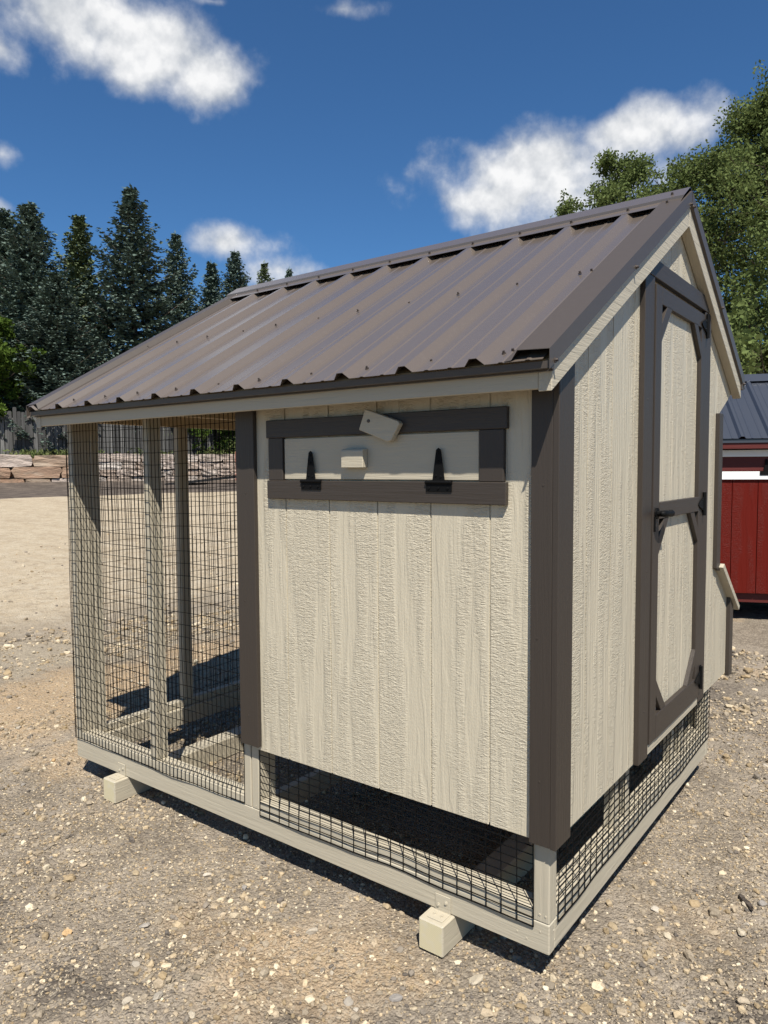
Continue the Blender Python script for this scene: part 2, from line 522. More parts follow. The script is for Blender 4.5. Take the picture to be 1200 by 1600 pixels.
def tube(bm, pts, rad, sides=4):
    pts = [Vector(p) for p in pts]
    rings = []
    for i, p in enumerate(pts):
        d = (pts[min(i + 1, len(pts) - 1)] - pts[max(i - 1, 0)]).normalized()
        a = d.orthogonal().normalized() if i == 0 else (rings_a - d * rings_a.dot(d)).normalized()
        rings_a = a
        b = d.cross(a)
        r = rad[i] if isinstance(rad, (list, tuple)) else rad
        rings.append([bm.verts.new(p + (a * math.cos(2 * math.pi * k / sides) + b * math.sin(2 * math.pi * k / sides)) * r) for k in range(sides)])
    for R0, R1 in zip(rings, rings[1:]):
        for k in range(sides):
            bm.faces.new([R0[k], R0[(k + 1) % sides], R1[(k + 1) % sides], R1[k]])
    bm.faces.new(rings[0][::-1])
    bm.faces.new(rings[-1])


def fastmesh(name, V, F, cols=None, colname='stone_col'):
    """V (n,3), F (m,3) numpy arrays"""
    me = bpy.data.meshes.new(name)
    k = F.shape[1]
    me.vertices.add(len(V))
    me.vertices.foreach_set('co', np.ascontiguousarray(V, dtype=np.float32).ravel())
    me.loops.add(F.size)
    me.loops.foreach_set('vertex_index', np.ascontiguousarray(F, dtype=np.int32).ravel())
    me.polygons.add(len(F))
    me.polygons.foreach_set('loop_start', np.arange(0, F.size, k, dtype=np.int32))
    me.polygons.foreach_set('loop_total', np.full(len(F), k, dtype=np.int32))
    if cols is not None:
        a = me.attributes.new(colname, 'FLOAT_COLOR', 'POINT')
        a.data.foreach_set('color', np.ascontiguousarray(cols, dtype=np.float32).ravel())
    me.update(calc_edges=True)
    return me


def vnoise(x, y, seed=0):
    """smooth value noise, vectorised"""
    xi = np.floor(x).astype(np.int64)
    yi = np.floor(y).astype(np.int64)
    fx = x - xi
    fy = y - yi
    fx = fx * fx * (3 - 2 * fx)
    fy = fy * fy * (3 - 2 * fy)

    def h(a, b):
        n = (a * 374761393 + b * 668265263 + seed * 974634777) & 0xFFFFFFFF
        n = ((n ^ (n >> 13)) * 1274126177) & 0xFFFFFFFF
        return ((n ^ (n >> 16)) & 0xFFFF) / 65535.0
    return (h(xi, yi) * (1 - fx) + h(xi + 1, yi) * fx) * (1 - fy) + (h(xi, yi + 1) * (1 - fx) + h(xi + 1, yi + 1) * fx) * fy


FW = np.array([c_f.x, c_f.y]) / math.hypot(c_f.x, c_f.y)
SHED_P = Vector((-1.42, 4.58, 0.12))
SHED_A = math.radians(23)


def sstep(x, a, b):
    t = np.clip((x - a) / (b - a), 0, 1)
    return t * t * (3 - 2 * t)


def ground_z(x, y):
    x = np.asarray(x, float)
    y = np.asarray(y, float)
    dep = (x - CAM_P.x) * FW[0] + (y - CAM_P.y) * FW[1]
    lat = -(x - CAM_P.x) * FW[1] + (y - CAM_P.y) * FW[0]          # left positive
    z = 0.6 * np.clip((dep - 9) / 28, 0, 1) * sstep(lat, -3, 4)
    z = z + 0.14 * np.exp(-(((x + 0.2) / 2.2) ** 2 + ((y - 5.6) / 1.7) ** 2))
    z = z + 0.045 * sstep(-x, 2.35, 2.9) * sstep(y, -0.5, 0.3) * (1 - sstep(dep, 4.5, 9))
    near = np.exp(-(dep / 14.0) ** 2)
    n = (vnoise(x * 1.1, y * 1.1, 1) - 0.5) * 0.045 + (vnoise(x * 3.7, y * 3.7, 2) - 0.5) * 0.022
    n = n + (vnoise(x * 11, y * 11, 3) - 0.5) * 0.012 + (vnoise(x * 27, y * 27, 4) - 0.5) * 0.011 + (vnoise(x * 55, y * 55, 5) - 0.5) * 0.008
    inside = sstep(x, -2.9, -2.5) * (1 - sstep(x, 0.0, 0.35)) * sstep(y, -0.4, -0.05) * (1 - sstep(y, 1.9, 2.3))
    return z + n * near * (1 - 0.75 * inside) - 0.014


# ------------------------------------------------------------------ ground sheet
def axis_pts(a, b, step, reach):
    pts = list(np.arange(a, b + 1e-6, step))
    s, x = step, pts[-1]
    while x < reach:
        s = min(s * 1.12, 40)
        x += s
        pts.append(x)
    s, x = step, pts[0]
    lo = []
    while x > -reach:
        s = min(s * 1.12, 40)
        x -= s
        lo.append(x)
    return np.array(lo[::-1] + pts)


gx = axis_pts(-3.0, 1.3, 0.015, 600)
gy = axis_pts(-1.1, 2.2, 0.015, 600)
XX, YY = np.meshgrid(gx, gy)
ZZ = ground_z(XX, YY)
V = np.stack([XX.ravel(), YY.ravel(), ZZ.ravel()], 1)
nx, ny = len(gx), len(gy)
ii, jj = np.meshgrid(np.arange(nx - 1), np.arange(ny - 1))
b0 = (jj * nx + ii).ravel()
F = np.stack([b0, b0 + 1, b0 + nx + 1, b0 + nx], 1)
me = fastmesh('ground', V, F)
me.shade_smooth()
ground = link('ground', me, M['ground'])
ground['kind'] = 'structure'

# ---- loose gravel: uncountable small stones
def ico(sub):
    bm = bmesh.new()
    bmesh.ops.create_icosphere(bm, subdivisions=sub, radius=1.0)
    v = np.array([x.co[:] for x in bm.verts])
    f = np.array([[x.index for x in q.verts] for q in bm.faces])
    bm.free()
    return v, f


PAL = np.array([0.98, 0.93, 0.83]) * np.array([(0.46, 0.38, 0.27), (0.38, 0.32, 0.245), (0.30, 0.26, 0.21), (0.55, 0.48, 0.37), (0.235, 0.21, 0.185), (0.33, 0.26, 0.17),
                (0.62, 0.56, 0.45), (0.14, 0.125, 0.115), (0.43, 0.30, 0.17)])
PW = np.array([0.17, 0.22, 0.22, 0.09, 0.13, 0.14, 0.05, 0.03, 0.006])
PW = PW / PW.sum()


def octa():
    v = np.array([(1, 0, 0), (-1, 0, 0), (0, 1, 0), (0, -1, 0), (0, 0, 1), (0, 0, -1)], float)
    f = np.array([(0, 2, 4), (2, 1, 4), (1, 3, 4), (3, 0, 4), (2, 0, 5), (1, 2, 5), (3, 1, 5), (0, 3, 5)])
    return v, f


def gravel(name, n, area, size, sub, seed, dens=None):
    r = np.random.default_rng(seed)
    x = r.uniform(area[0], area[1], n)
    y = r.uniform(area[2], area[3], n)
    d = np.hypot(x - CAM_P.x, y - CAM_P.y)
    clump = vnoise(x * 2.1, y * 2.1, seed + 40) * 0.6 + vnoise(x * 5.3, y * 5.3, seed + 41) * 0.4
    keep = (r.random(n) < np.clip((clump - 0.2) * 1.9, 0.1, 1)) & (r.random(n) < np.clip(2.9 / d, 0.12, 1) ** 1.5) & (d > 0.6)
    dep = (x - CAM_P.x) * FW[0] + (y - CAM_P.y) * FW[1]
    lat = np.abs(-(x - CAM_P.x) * FW[1] + (y - CAM_P.y) * FW[0])
    zone = -0.92 * x + 0.12 * y + (vnoise(x * 1.3, y * 1.3, 90) - 0.5) * 0.5
    sandy_ = sstep(zone, 2.75, 3.0) * (1 - sstep(zone, 3.9, 4.1)) + sstep(zone, 5.0, 5.4)
    keep &= r.random(n) > 0.86 * sandy_
    keep &= (dep > 0.9) & (lat < dep * 0.75 + 1.0)
    keep &= ~((x > -1.1) & (x < -0.1) & (y > 0.5) & (y < 1.6))
    x, y, d = x[keep], y[keep], d[keep]
    n = len(x)
    s = size[0] * np.exp(r.normal(0, size[1], n))
    s = np.clip(s, size[0] * 0.45, size[2]) * np.clip(d / 3.2, 1, 2.2)
    v, f = ico(sub) if sub else octa()
    S = np.stack([s * r.uniform(0.75, 1.35, n), s * r.uniform(0.6, 1.1, n), s * r.uniform(0.45, 0.95, n)], 1)
    P = v[None] * (1 + r.uniform(-0.28, 0.28, (n, len(v), 1)))
    P = np.sign(P) * np.abs(P) ** 0.75
    P = P * S[:, None, :]
    tilt = r.normal(0, 0.35, n)
    ca, sa = np.cos(tilt)[:, None], np.sin(tilt)[:, None]
    py, pz = P[:, :, 1] * ca - P[:, :, 2] * sa, P[:, :, 1] * sa + P[:, :, 2] * ca
    a = r.uniform(0, 6.283, n)
    ca, sa = np.cos(a)[:, None], np.sin(a)[:, None]
    X_, Y_ = P[:, :, 0] * ca - py * sa, P[:, :, 0] * sa + py * ca
    z = ground_z(x, y) + S[:, 2] * r.uniform(0.1, 0.75, n)
    V = np.stack([X_ + x[:, None], Y_ + y[:, None], pz + z[:, None]], 2).reshape(-1, 3)
    F = (f[None] + (np.arange(n) * len(v))[:, None, None]).reshape(-1, 3)
    ci = r.choice(len(PAL), n, p=PW)
    cc = PAL[ci] * r.uniform(0.7, 1.1, (n, 1))
    cc = np.concatenate([cc, np.ones((n, 1))], 1)
    C = np.repeat(cc, len(v), 0)
    me = fastmesh(name, V, F, C)
    me.shade_flat()
    o = link(name, me, M['gravel'])
    o['kind'] = 'stuff'
    return o


g1 = gravel('gravel', 112000, (-5.8, 2.0, -1.2, 4.2), (0.0044, 0.45, 0.015), 1, 11)
tag(g1, 'fine loose tan and grey gravel chips scattered over the dirt', 'gravel')
g4 = gravel('gravel', 220000, (-4.6, 1.7, -1.1, 3.0), (0.0034, 0.35, 0.008), 0, 14)
tag(g4, 'tiny stone grit covering the dirt round the coop', 'gravel')
g3 = gravel('gravel', 75000, (-13.0, -3.9, -1.0, 8.0), (0.0055, 0.45, 0.016), 1, 13)
tag(g3, 'sparse pale gravel strewn out across the tan yard', 'gravel')
g2 = gravel('gravel', 9000, (-5.8, 2.0, -1.2, 4.2), (0.0085, 0.3, 0.018), 2, 12)
tag(g2, 'coarser crushed gravel lying loose on the dirt yard', 'gravel')


def rock_mesh(seed, sub=2, rough=0.22, flat=0.6):
    r = np.random.default_rng(seed)
    v, f = ico(sub)
    for k in range(5):
        nrm = r.normal(0, 1, 3)
        nrm /= np.linalg.norm(nrm)
        dd = v @ nrm
        lim = r.uniform(0.5, 0.8)
        v = v - np.outer(np.clip(dd - lim, 0, None), nrm)
    v = v * (1 + r.uniform(-rough, rough, (len(v), 1)) * 0.35)
    v[:, 1] *= r.uniform(0.65, 0.9)
    v[:, 2] *= flat
    q = fastmesh('stone', v, f)
    q.shade_flat()
    return q


rocks = [rock_mesh(k, 2, 0.22, random.uniform(0.45, 0.7)) for k in range(8)]
for q in rocks:
    q.materials.append(M['stone'])
rr = random.Random(21)
spots = [(0.02, -0.12, .021), (-0.19, -0.08, .028), (0.34, 0.1, .022), (0.38, 0.62, .022), (0.2, 0.45, .02), (-0.33, -0.28, .024), (0.45, 0.28, .02), (-0.72, -0.2, .023)]
while len(spots) < 150:
    x, y = rr.uniform(-3.6, 1.3), rr.uniform(-0.9, 2.4)
    dep = (x - CAM_P.x) * FW[0] + (y - CAM_P.y) * FW[1]
    if -2.5 < x < 0.06 and -0.1 < y < 1.9 or dep < 1.2:
        continue
    spots.append((x, y, rr.uniform(0.010, 0.021)))
for x, y, s in spots:
    o = bpy.data.objects.new('stone', rocks[rr.randrange(8)])
    COL.objects.link(o)
    o.parent = ground
    o.location = (x, y, float(ground_z(x, y)) + s * 0.18)
    o.scale = (s, s * rr.uniform(0.7, 1.1), s * rr.uniform(0.7, 1.1))
    o.rotation_euler = (rr.uniform(-0.3, 0.3), rr.uniform(-0.3, 0.3), rr.uniform(0, 6.28))
# dark flakes of bark and clods of soil
for k, (x, y, l, a) in enumerate([(0.36, 0.80, .05, 2.2)]):
    bm = bmesh.new()
    n = 6
    pts = [(-1 + 2 * i / n, random.uniform(0.12, 0.3)) for i in range(n + 1)]
    up = [(u, v_ * (1 - u * u * 0.7)) for u, v_ in pts]
    dn = [(u, -random.uniform(0.1, 0.28) * (1 - u * u * 0.7)) for u, _ in pts]
    ol = up + dn[::-1]
    A = [bm.verts.new((u * l, v_ * l, 0.006 + random.uniform(-.003, .006))) for u, v_ in ol]
    B = [bm.verts.new((u * l * .96, v_ * l * .96, -0.004)) for u, v_ in ol]
    for i in range(len(ol)):
        j = (i + 1) % len(ol)
        bm.faces.new([A[i], B[i], B[j], A[j]])
    for i in range(n):
        j = len(ol) - 1 - i
        bm.faces.new([A[i], A[i + 1], A[j - 1], A[j]])
    o = bm_obj('bark_flake', bm, M['dirt'], ground)
    o.location = (x, y, float(ground_z(x, y)) + 0.007)
    o.rotation_euler = (0.15, 0.1, a)

# ------------------------------------------------------------------ the greige chicken coop
L, WD = 2.438, 1.816
coop = empty('chicken_coop')
tag(coop, 'greige chicken coop with brown metal roof, brown trim and wire-mesh run', 'chicken coop')
EY, EZ, RY, RZ, BY, SL = -0.16, 1.737, 1.12, 2.49, 2.16, 0.588
BZ = RZ - SL * (BY - RY)


def roof_z(y):
    return EZ + SL * (y - EY) if y <= RY else RZ - SL * (y - RY)


# skids (4x4) under the frame with end grain and angle brackets
for sx_ in (-2.115, -0.402):
    sk = box('skid', sx_, sx_ + 0.089, -0.066, WD + 0.06, -0.012, 0.087, 'greige_y', coop, 0.004)
    me = sk.data
    me.materials.append(M['endgrain'])
    for pl in me.polygons:
        if pl.normal.y < -0.9:
            pl.material_index = 1
    br = box('bracket', sx_ + 0.022, sx_ + 0.077, -0.0045, -0.001, 0.087, 0.142, 'greige_x', sk, 0.001)
    b2 = box('bracket', sx_ + 0.022, sx_ + 0.077, -0.05, -0.0012, 0.0872, 0.0905, 'greige_x', sk, 0.001)
    for (x, y, z, ax) in ((sx_ + .034, -.0045, .108, 1), (sx_ + .062, -.0045, .122, 1), (sx_ + .036, -.027, .0905, 2), (sx_ + .062, -.027, .0905, 2)):
        bm = bmesh.new()
        rot = Matrix.Rotation(math.pi / 2, 4, 'X') if ax == 1 else Matrix()
        bmesh.ops.create_cone(bm, cap_ends=True, segments=10, radius1=0.0075, radius2=0.0068, depth=0.003, matrix=Matrix.Translation((x, y, z)) @ rot)
        bmesh.ops.create_cone(bm, cap_ends=True, segments=6, radius1=0.0045, radius2=0.004, depth=0.009, matrix=Matrix.Translation((x, y, z)) @ rot)
        bm_obj('screw', bm, M['greige_x'], sk)

zb, zt = 0.089, 0.178
box('base_board', -L, 0.0, 0.0, 0.038, zb, zt, 'greige_x', coop, 0.003)
box('base_board', -L, 0.0, WD - 0.038, WD, zb, zt, 'greige_x', coop, 0.003)
box('base_board', -0.038, -0.0005, 0.0385, WD - 0.0385, zb, zt - .0005, 'greige_y', coop, 0.003)
box('base_board', -L + 0.0005, -L + 0.066, 0.0385, WD - 0.0385, zb, zt - .0005, 'greige_y', coop, 0.003)
box('base_board', -1.255, -1.217, 0.0385, WD - 0.0385, zb, zt - .0005, 'greige_y', coop, 0.003)
# sole plates on the frame
zs = 0.214
box('sole_plate', -L + 0.045, -1.256, 0.001, 0.068, zt + .0005, zs, 'greige_x', coop, 0.003)
box('sole_plate', -1.172, -0.052, 0.001, 0.068, zt + .0005, zs, 'greige_x', coop, 0.003)
box('sole_plate', -L + 0.001, -L + 0.044, 0.135, WD - .07, zt + .0005, zs, 'greige_y', coop, 0.003)
box('sole_plate', -0.068, -0.001, 0.052, WD - .052, zt + .0005, zs, 'greige_y', coop, 0.003)
box('sole_plate', -L + 0.045, -1.256, WD - .068, WD - .001, zt + .0005, zs, 'greige_x', coop, 0.003)
box('sole_plate', -1.172, -0.052, WD - .068, WD - .001, zt + .0005, zs, 'greige_x', coop, 0.003)


def post(x0, x1, y0, y1, z0=zt + .0005, z1=None, mat='greige_z'):
    if z1 is None:
        z1 = min(roof_z(y0), roof_z(y1)) - 0.05
    return box('post', x0, x1, y0, y1, z0, z1, mat, coop, 0.003)


post(-L, -L + 0.040, 0, 0.089)
post(-L + .0005, -L + 0.0445, 0.0895, 0.134)
post(-1.850, -1.812, 0.0005, 0.0655, zs + .0005)
post(-1.2545, -1.2165, 0, 0.065)
post(-1.2115, -1.1735, 0, 0.089)
post(-0.050, -0.001, 0.0005, 0.050)
post(-L, -L + 0.040, WD - .089, WD)
post(-1.2545, -1.2165, WD - .065, WD)
post(-1.2115, -1.1735, WD - .089, WD)
post(-0.050, -0.001, WD - .05, WD - .0005)
post(-1.850, -1.812, WD - .0655, WD - .0005, zs + .0005)
post(-L + .001, -L + .041, 0.602, 0.665, zs + .0005, 1.69)
post(-L + .001, -L + .041, 1.18, 1.243, zs + .0005, 1.69)
# short cripple studs behind the skirt mesh of the door side
for y in (0.58, 0.70, 1.28, 1.42):
    box('stud', -0.060, -0.022, y, y + .038, zs + .0005, 0.419, 'greige_z', coop, 0.002)
# plates and rafters
box('top_plate', -L - .0, -1.2, 0.002, 0.065, roof_z(0.0) - .135, roof_z(0.0) - .052, 'raw_x', coop, 0.002)
box('top_plate', -L - .0, -1.2, WD - .065, WD - .002, roof_z(WD) - .16, roof_z(WD) - .075, 'raw_x', coop, 0.002)
box('tie_beam', -L + .002, -L + .04, 0.0895, WD - .0895, 1.692, 1.772, 'raw_y', coop, 0.002)
box('tie_beam', -1.86, -1.822, 0.07, WD - .07, 1.70, 1.775, 'raw_y', coop, 0.002)


def rafter(x0, x1, ya, yb, up, dn, mat, name='rafter'):
    return prism(name, [(ya, roof_z(ya) - up), (yb, roof_z(yb) - up), (yb, roof_z(yb) - dn), (ya, roof_z(ya) - dn)], 0, x0, x1, mat, coop, 0.002)


for xr in (-2.40, -1.85, -1.24, -0.62):
    rafter(xr, xr + .038, -0.10, RY - .02, .030, .098, 'raw_y')
    rafter(xr, xr + .038, RY + .02, 2.11, .030, .098, 'raw_y')
# roof deck
for (ya, yb) in ((-0.130, RY - .001), (RY + .001, BY - .03)):
    prism('roof_deck', [(ya, roof_z(ya) - .014), (yb, roof_z(yb) - .014), (yb, roof_z(yb) - .029), (ya, roof_z(ya) - .029)], 0, -L - .03, 0.045, 'inner_wood', coop, 0.0)
# eave fascias and rake fascias
XL, XR_ = -L - 0.04, 0.012
box('fascia', XL, XR_, -0.121, -0.103, 1.668, 1.7165, 'greige_x', coop, 0.002)
box('fascia', XL, XR_, 2.09, 2.11, BZ - .058, BZ - .002, 'greige_x', coop, 0.002)


def rake(x0, x1):
    prism('rake_fascia', [(-0.124, roof_z(-.124) - .014), (-0.124, roof_z(-.124) - .098), (RY, RZ - .108), (RY, RZ - .014)], 0, x0, x1, 'greige_y', coop, 0.002)
    prism('rake_fascia', [(RY + .001, RZ - .014), (RY + .001, RZ - .108), (2.125, roof_z(2.125) - .098), (2.125, roof_z(2.125) - .014)], 0, x0, x1, 'greige_y', coop, 0.002)


rake(0.0125, 0.050)
rake(XL - .002, XL + .036)


# ---- ribbed metal sheets
def sheet(parent, name, x0, x1, ribs, ya, za, yb, zb_, mat, hrib=0.020):
    prof = [(x0, 0.0)]
    for r_ in ribs:
        for dx, h_ in ((-.031, 0), (-.012, hrib), (.010, hrib), (.029, 0)):
            if x0 < r_ + dx < x1:
                prof.append((r_ + dx, h_))
        for mm in (0.076, 0.152):
            for dx, h_ in ((-.009, 0), (-.004, .0022), (.004, .0022), (.009, 0)):
                if x0 < r_ + mm + dx < x1:
                    prof.append((r_ + mm + dx, h_))
    prof.append((x1, 0.0))
    prof.sort()
    d = Vector((0, yb - ya, zb_ - za)).normalized()
    nrm = Vector((1, 0, 0)).cross(d)
    if nrm.z < 0:
        nrm = -nrm
    bm = bmesh.new()
    ts = [0, 0.25, 0.5, 0.75, 1]
    rows = []
    for t_ in ts:
        p = Vector((0, ya + (yb - ya) * t_, za + (zb_ - za) * t_))
        rows.append([[bm.verts.new(Vector((x, 0, 0)) + p + nrm * (h_ + o_)) for x, h_ in prof] for o_ in (0.0, -0.0012)])
    for a, b in zip(rows, rows[1:]):
        for s_ in (0, 1):
            for i in range(len(prof) - 1):
                bm.faces.new([a[s_][i], a[s_][i + 1], b[s_][i + 1], b[s_][i]])
    for e_ in (rows[0], rows[-1]):
        for i in range(len(prof) - 1):
            bm.faces.new([e_[0][i], e_[0][i + 1], e_[1][i + 1], e_[1][i]])
    return bm_obj(name, bm, M[mat], parent)


def screw_at(parent, x, y, z, tilt, s=0.75, mat='screw'):
    bm = bmesh.new()
    bmesh.ops.create_cone(bm, cap_ends=True, segments=10, radius1=0.0085 * s, radius2=0.008 * s, depth=0.0025 * s, matrix=Matrix.Translation((0, 0, .0012 * s)))
    bmesh.ops.create_cone(bm, cap_ends=True, segments=6, radius1=0.0052 * s, radius2=0.0048 * s, depth=0.009 * s, matrix=Matrix.Translation((0, 0, .0065 * s)))
    bm.transform(Matrix.Translation((x, y, z)) @ Matrix.Rotation(tilt, 4, 'X'))
    return bm_obj('roof_screw', bm, M[mat], parent)


TH = math.atan(SL)
PX0, PX1 = -L - 0.03, 0.04
RIBS = [-0.152 - 0.2292 * k for k in range(11)]
cuts = [PX1, -0.152 - 0.2292 * 3.15, -0.152 - 0.2292 * 6.15, PX0]
for k in range(3):
    sheet(coop, 'roof_panel', cuts[k + 1], cuts[k] + (0.0 if k == 0 else -.0004), RIBS, EY, EZ, RY - .012, roof_z(RY - .012), 'roof')
    sheet(coop, 'roof_panel', cuts[k + 1], cuts[k] + (0.0 if k == 0 else -.0004), RIBS, BY, BZ, RY + .012, roof_z(RY + .012), 'roof')
for y in (-0.105, 0.44):
    for k, r_ in enumerate(RIBS):
        screw_at(coop, r_ + .052 + rr.uniform(-.006, .006), y + rr.uniform(-.012, .012), roof_z(y), TH)
        o = coop.children[-1]
    screw_at(coop, -0.072, y + .008, roof_z(y + .008), TH)
for r_ in RIBS[:10]:
    screw_at(coop, r_, RY - .098, roof_z(RY - .098) + .0248, TH, 0.9)
screw_at(coop, 0.0, RY - .05, roof_z(RY - .05) + .036, TH, .9)
screw_at(coop, 0.0, RY - .115, roof_z(RY - .115) + .0255, TH, .9)

# ridge cap: two leaves resting on the ribs, hemmed edge and raised crown
nz, ny_ = math.cos(TH), -math.sin(TH)


def off(y, h_):                                      # point on the front slope lifted h_ along the normal
    return (y + ny_ * h_, roof_z(y) + nz * h_)


fr = [off(RY - .125, .0215), off(RY - .07, .0222), off(RY - .066, .0315), (RY - .002, RZ + .039)]
bk = [(2 * RY - y, z) for y, z in fr[::-1]]
top = fr + bk
prism('ridge_cap', top + [(y, z - .0016) for y, z in top[::-1]], 0, -L - .052, 0.052, 'roof', coop, 0.0)
prism('ridge_cap_end', [(RY - .06, roof_z(RY - .06) + .02), (RY, RZ + .034), (RY + .06, roof_z(RY - .06) + .02), (RY, RZ + .0)], 0, 0.049, 0.0512, 'roof', coop, 0.0)
# rake trims: raised box edge lying over the panel and turned down over the fascia


def rake_trim(s, xo):
    for sgn in (1, -1):
        def P(x, y, h_):
            yy = y if sgn == 1 else 2 * RY - y
            return (x, yy, (EZ + SL * (y - EY)) + h_)
        ya = EY if sgn == 1 else 2 * RY - BY
        yb = RY - .004
        prof = [(xo - s * .125, .003), (xo - s * .105, .0045), (xo - s * .088, .029), (xo, .025), (xo, -.026), (xo - s * .010, -.033)]
        bm = bmesh.new()
        rows = []
        for y in (ya, ya * .5 + yb * .5, yb):
            rows.append([[bm.verts.new(P(x + s * o_, y, h_ + o_)) for x, h_ in prof] for o_ in (0, -.0015)])
        for a, b in zip(rows, rows[1:]):
            for q_ in (0, 1):
                for i in range(len(prof) - 1):
                    bm.faces.new([a[q_][i], a[q_][i + 1], b[q_][i + 1], b[q_][i]])
        for e_ in (rows[0], rows[-1]):
            for i in range(len(prof) - 1):
                bm.faces.new([e_[0][i], e_[0][i + 1], e_[1][i + 1], e_[1][i]])
        bm_obj('rake_trim', bm, M['trim_metal'], coop)
        for t_ in (0.025, 0.5, 0.985):
            y = ya + (yb - ya) * t_
            p = P(xo + .001 * s, y, -.020)
            bm = bmesh.new()
            mt = Matrix.Translation(p) @ Matrix.Rotation(s * math.pi / 2, 4, 'Y')
            bmesh.ops.create_cone(bm, cap_ends=True, segments=10, radius1=0.0075, radius2=0.0072, depth=0.003, matrix=mt)
            bmesh.ops.create_cone(bm, cap_ends=True, segments=6, radius1=0.0048, radius2=0.0044, depth=0.016, matrix=mt)
            bm_obj('trim_screw', bm, M['screw'], coop)


rake_trim(1, 0.060)
rake_trim(-1, -L - 0.058)
# drip edge under the sheet along the eaves
prism('drip_edge', [(-0.1505, EZ - .004), (-0.1495, EZ - .022), (-0.129, EZ - .0245), (-0.129, EZ - .004)], 0, XL - .006, 0.058, 'trim_metal', coop, 0.0)
prism('drip_edge', [(-0.1325, 1.7095), (-0.1265, 1.7095), (-0.1265, EZ - .0255), (-0.1325, EZ - .0255)], 0, XL - .003, 0.055, 'trim_metal', coop, 0.0)
prism('drip_edge', [(2.15, BZ - .004), (2.15, BZ - .032), (2.112, BZ - .032), (2.112, BZ - .004)], 0, XL - .006, 0.058, 'trim_metal', coop, 0.0)

# ---- siding: boards of grooved panel, each board its own piece
SB = 0.420
box('siding_backing', -1.165, -0.012, -0.0072, 0.0, SB + .002, 1.78, 'siding', coop, 0.0)
xs = [-1.168, -0.999, -0.796, -0.592, -0.389, -0.186, -0.006]
for a, b in zip(xs, xs[1:]):
    box('siding_board', a + .0024, b - .0024, -0.011, -0.0074, SB, 1.79, 'siding', coop, 0.0012)


def roof_clip(y):
    return roof_z(y) - .032


prism('siding_backing', [(0.012, SB + .002), (WD + .27, SB + .002), (WD + .27, .86), (WD - .01, 1.0), (WD - .01, roof_clip(WD)), (RY, roof_clip(RY)), (0.012, roof_clip(0.012))],
      0, 0.0, 0.0072, 'siding', coop, 0.0)
ys = [0.006] + [0.2165 + 0.2032 * k for k in range(9)]
ys = [y for y in ys if y < WD - .03] + [WD + .004]
for a, b in zip(ys, ys[1:]):
    a, b = a + .0024, b - .0024
    if a > 0.795 and b < 1.47:
        pts = [(a, 2.13), (b, 2.13)]                 # only above the door
    elif a < 0.79 < b:
        pts = [(a, SB), (.776, SB), (.776, 2.13), (b, 2.13)]
    elif a < 1.47 < b:
        pts = [(a, 2.13), (1.484, 2.13), (1.484, SB), (b, SB)]
    else:
        pts = [(a, SB), (b, SB)]
    pts += [(b, roof_clip(b))] + ([(RY, roof_clip(RY))] if a < RY < b else []) + [(a, roof_clip(a))]
    prism('siding_board', pts, 0, 0.0074, 0.011, 'siding', coop, 0.0)
# rear bay of the same siding: soffit return at the eave and the nest box cheek
prism('siding_return', [(WD + .0065, 1.70), (2.088, 1.82), (2.088, roof_z(2.088) - .032), (WD + .0065, roof_clip(WD))], 0, 0.0074, 0.011, 'siding', coop, 0.0)
prism('nest_box_cheek', [(WD + .0065, SB), (2.10, SB), (2.10, .825), (WD + .0065, .985)], 0, 0.0074, 0.011, 'siding', coop, 0.0)

# other walls (rear wall, partition to the run, floor)
for a, b in zip(xs, xs[1:]):
    box('siding_board', a + .0024, b - .0024, WD + .0041, WD + .011, SB, roof_z(WD) - .04, 'siding', coop, 0.0)
box('siding_backing', -1.165, -0.012, WD + .0, WD + .004, SB + .002, roof_z(WD) - .05, 'siding', coop, 0.0)
prism('partition', [(0.09, 0.40), (WD - .09, 0.40), (WD - .09, roof_clip(WD - .09) - .07), (RY, roof_clip(RY) - .07), (0.09, roof_clip(.09) - .07)], 0, -1.215, -1.195, 'siding', coop, 0.0)
box('floor', -1.165, -0.06, 0.092, WD - .092, 0.405, 0.425, 'raw_x', coop, 0.0)
for y in (0.5, 0.95, 1.4):
    box('floor_joist', -1.165, -0.075, y, y + .038, 0.316, 0.4045, 'raw_x', coop, 0.0)

# ---- corner trims
TZ = 1.70
box('corner_trim', -1.236, -1.141, -0.030, -0.0112, 0.436, 1.745, 'brown_z', coop, 0.0015)
box('corner_trim', -0.0505, 0.0115, -0.030, -0.0112, 0.418, 1.745, 'brown_z', coop, 0.0015)
prism('corner_trim', [(-0.030, .416), (.072, .416), (.072, roof_z(.072) - .1), (-0.030, roof_z(-.03) - .1)], 0, 0.0118, 0.030, 'brown_z', coop, 0.0015)
prism('corner_trim', [(WD - .032, SB + .57), (WD + .038, SB + .55), (WD + .038, 1.712), (WD - .032, 1.712)], 0, 0.0112, 0.030, 'brown_z', coop, 0.0015)
box('corner_trim', -0.055, 0.0295, WD + .0115, WD + .030, 1.0, 1.70, 'brown_z', coop, 0.0015)
# nest box behind: end, lid, trim
box('nest_box', -1.10, 0.003, WD + .012, 2.10, 0.425, 0.82, 'siding', coop, 0.002)
prism('nest_box_trim', [(2.095, .405), (2.165, .405), (2.165, .80), (2.095, .835)], 0, 0.0112, 0.030, 'brown_z', coop, 0.0015)
prism('nest_box_lid', [(WD + .012, 0.99), (WD + .045, 1.005), (2.235, 0.745), (2.215, 0.725)], 0, -1.16, 0.048, 'greige_y', coop, 0.002)

# ---- wire mesh


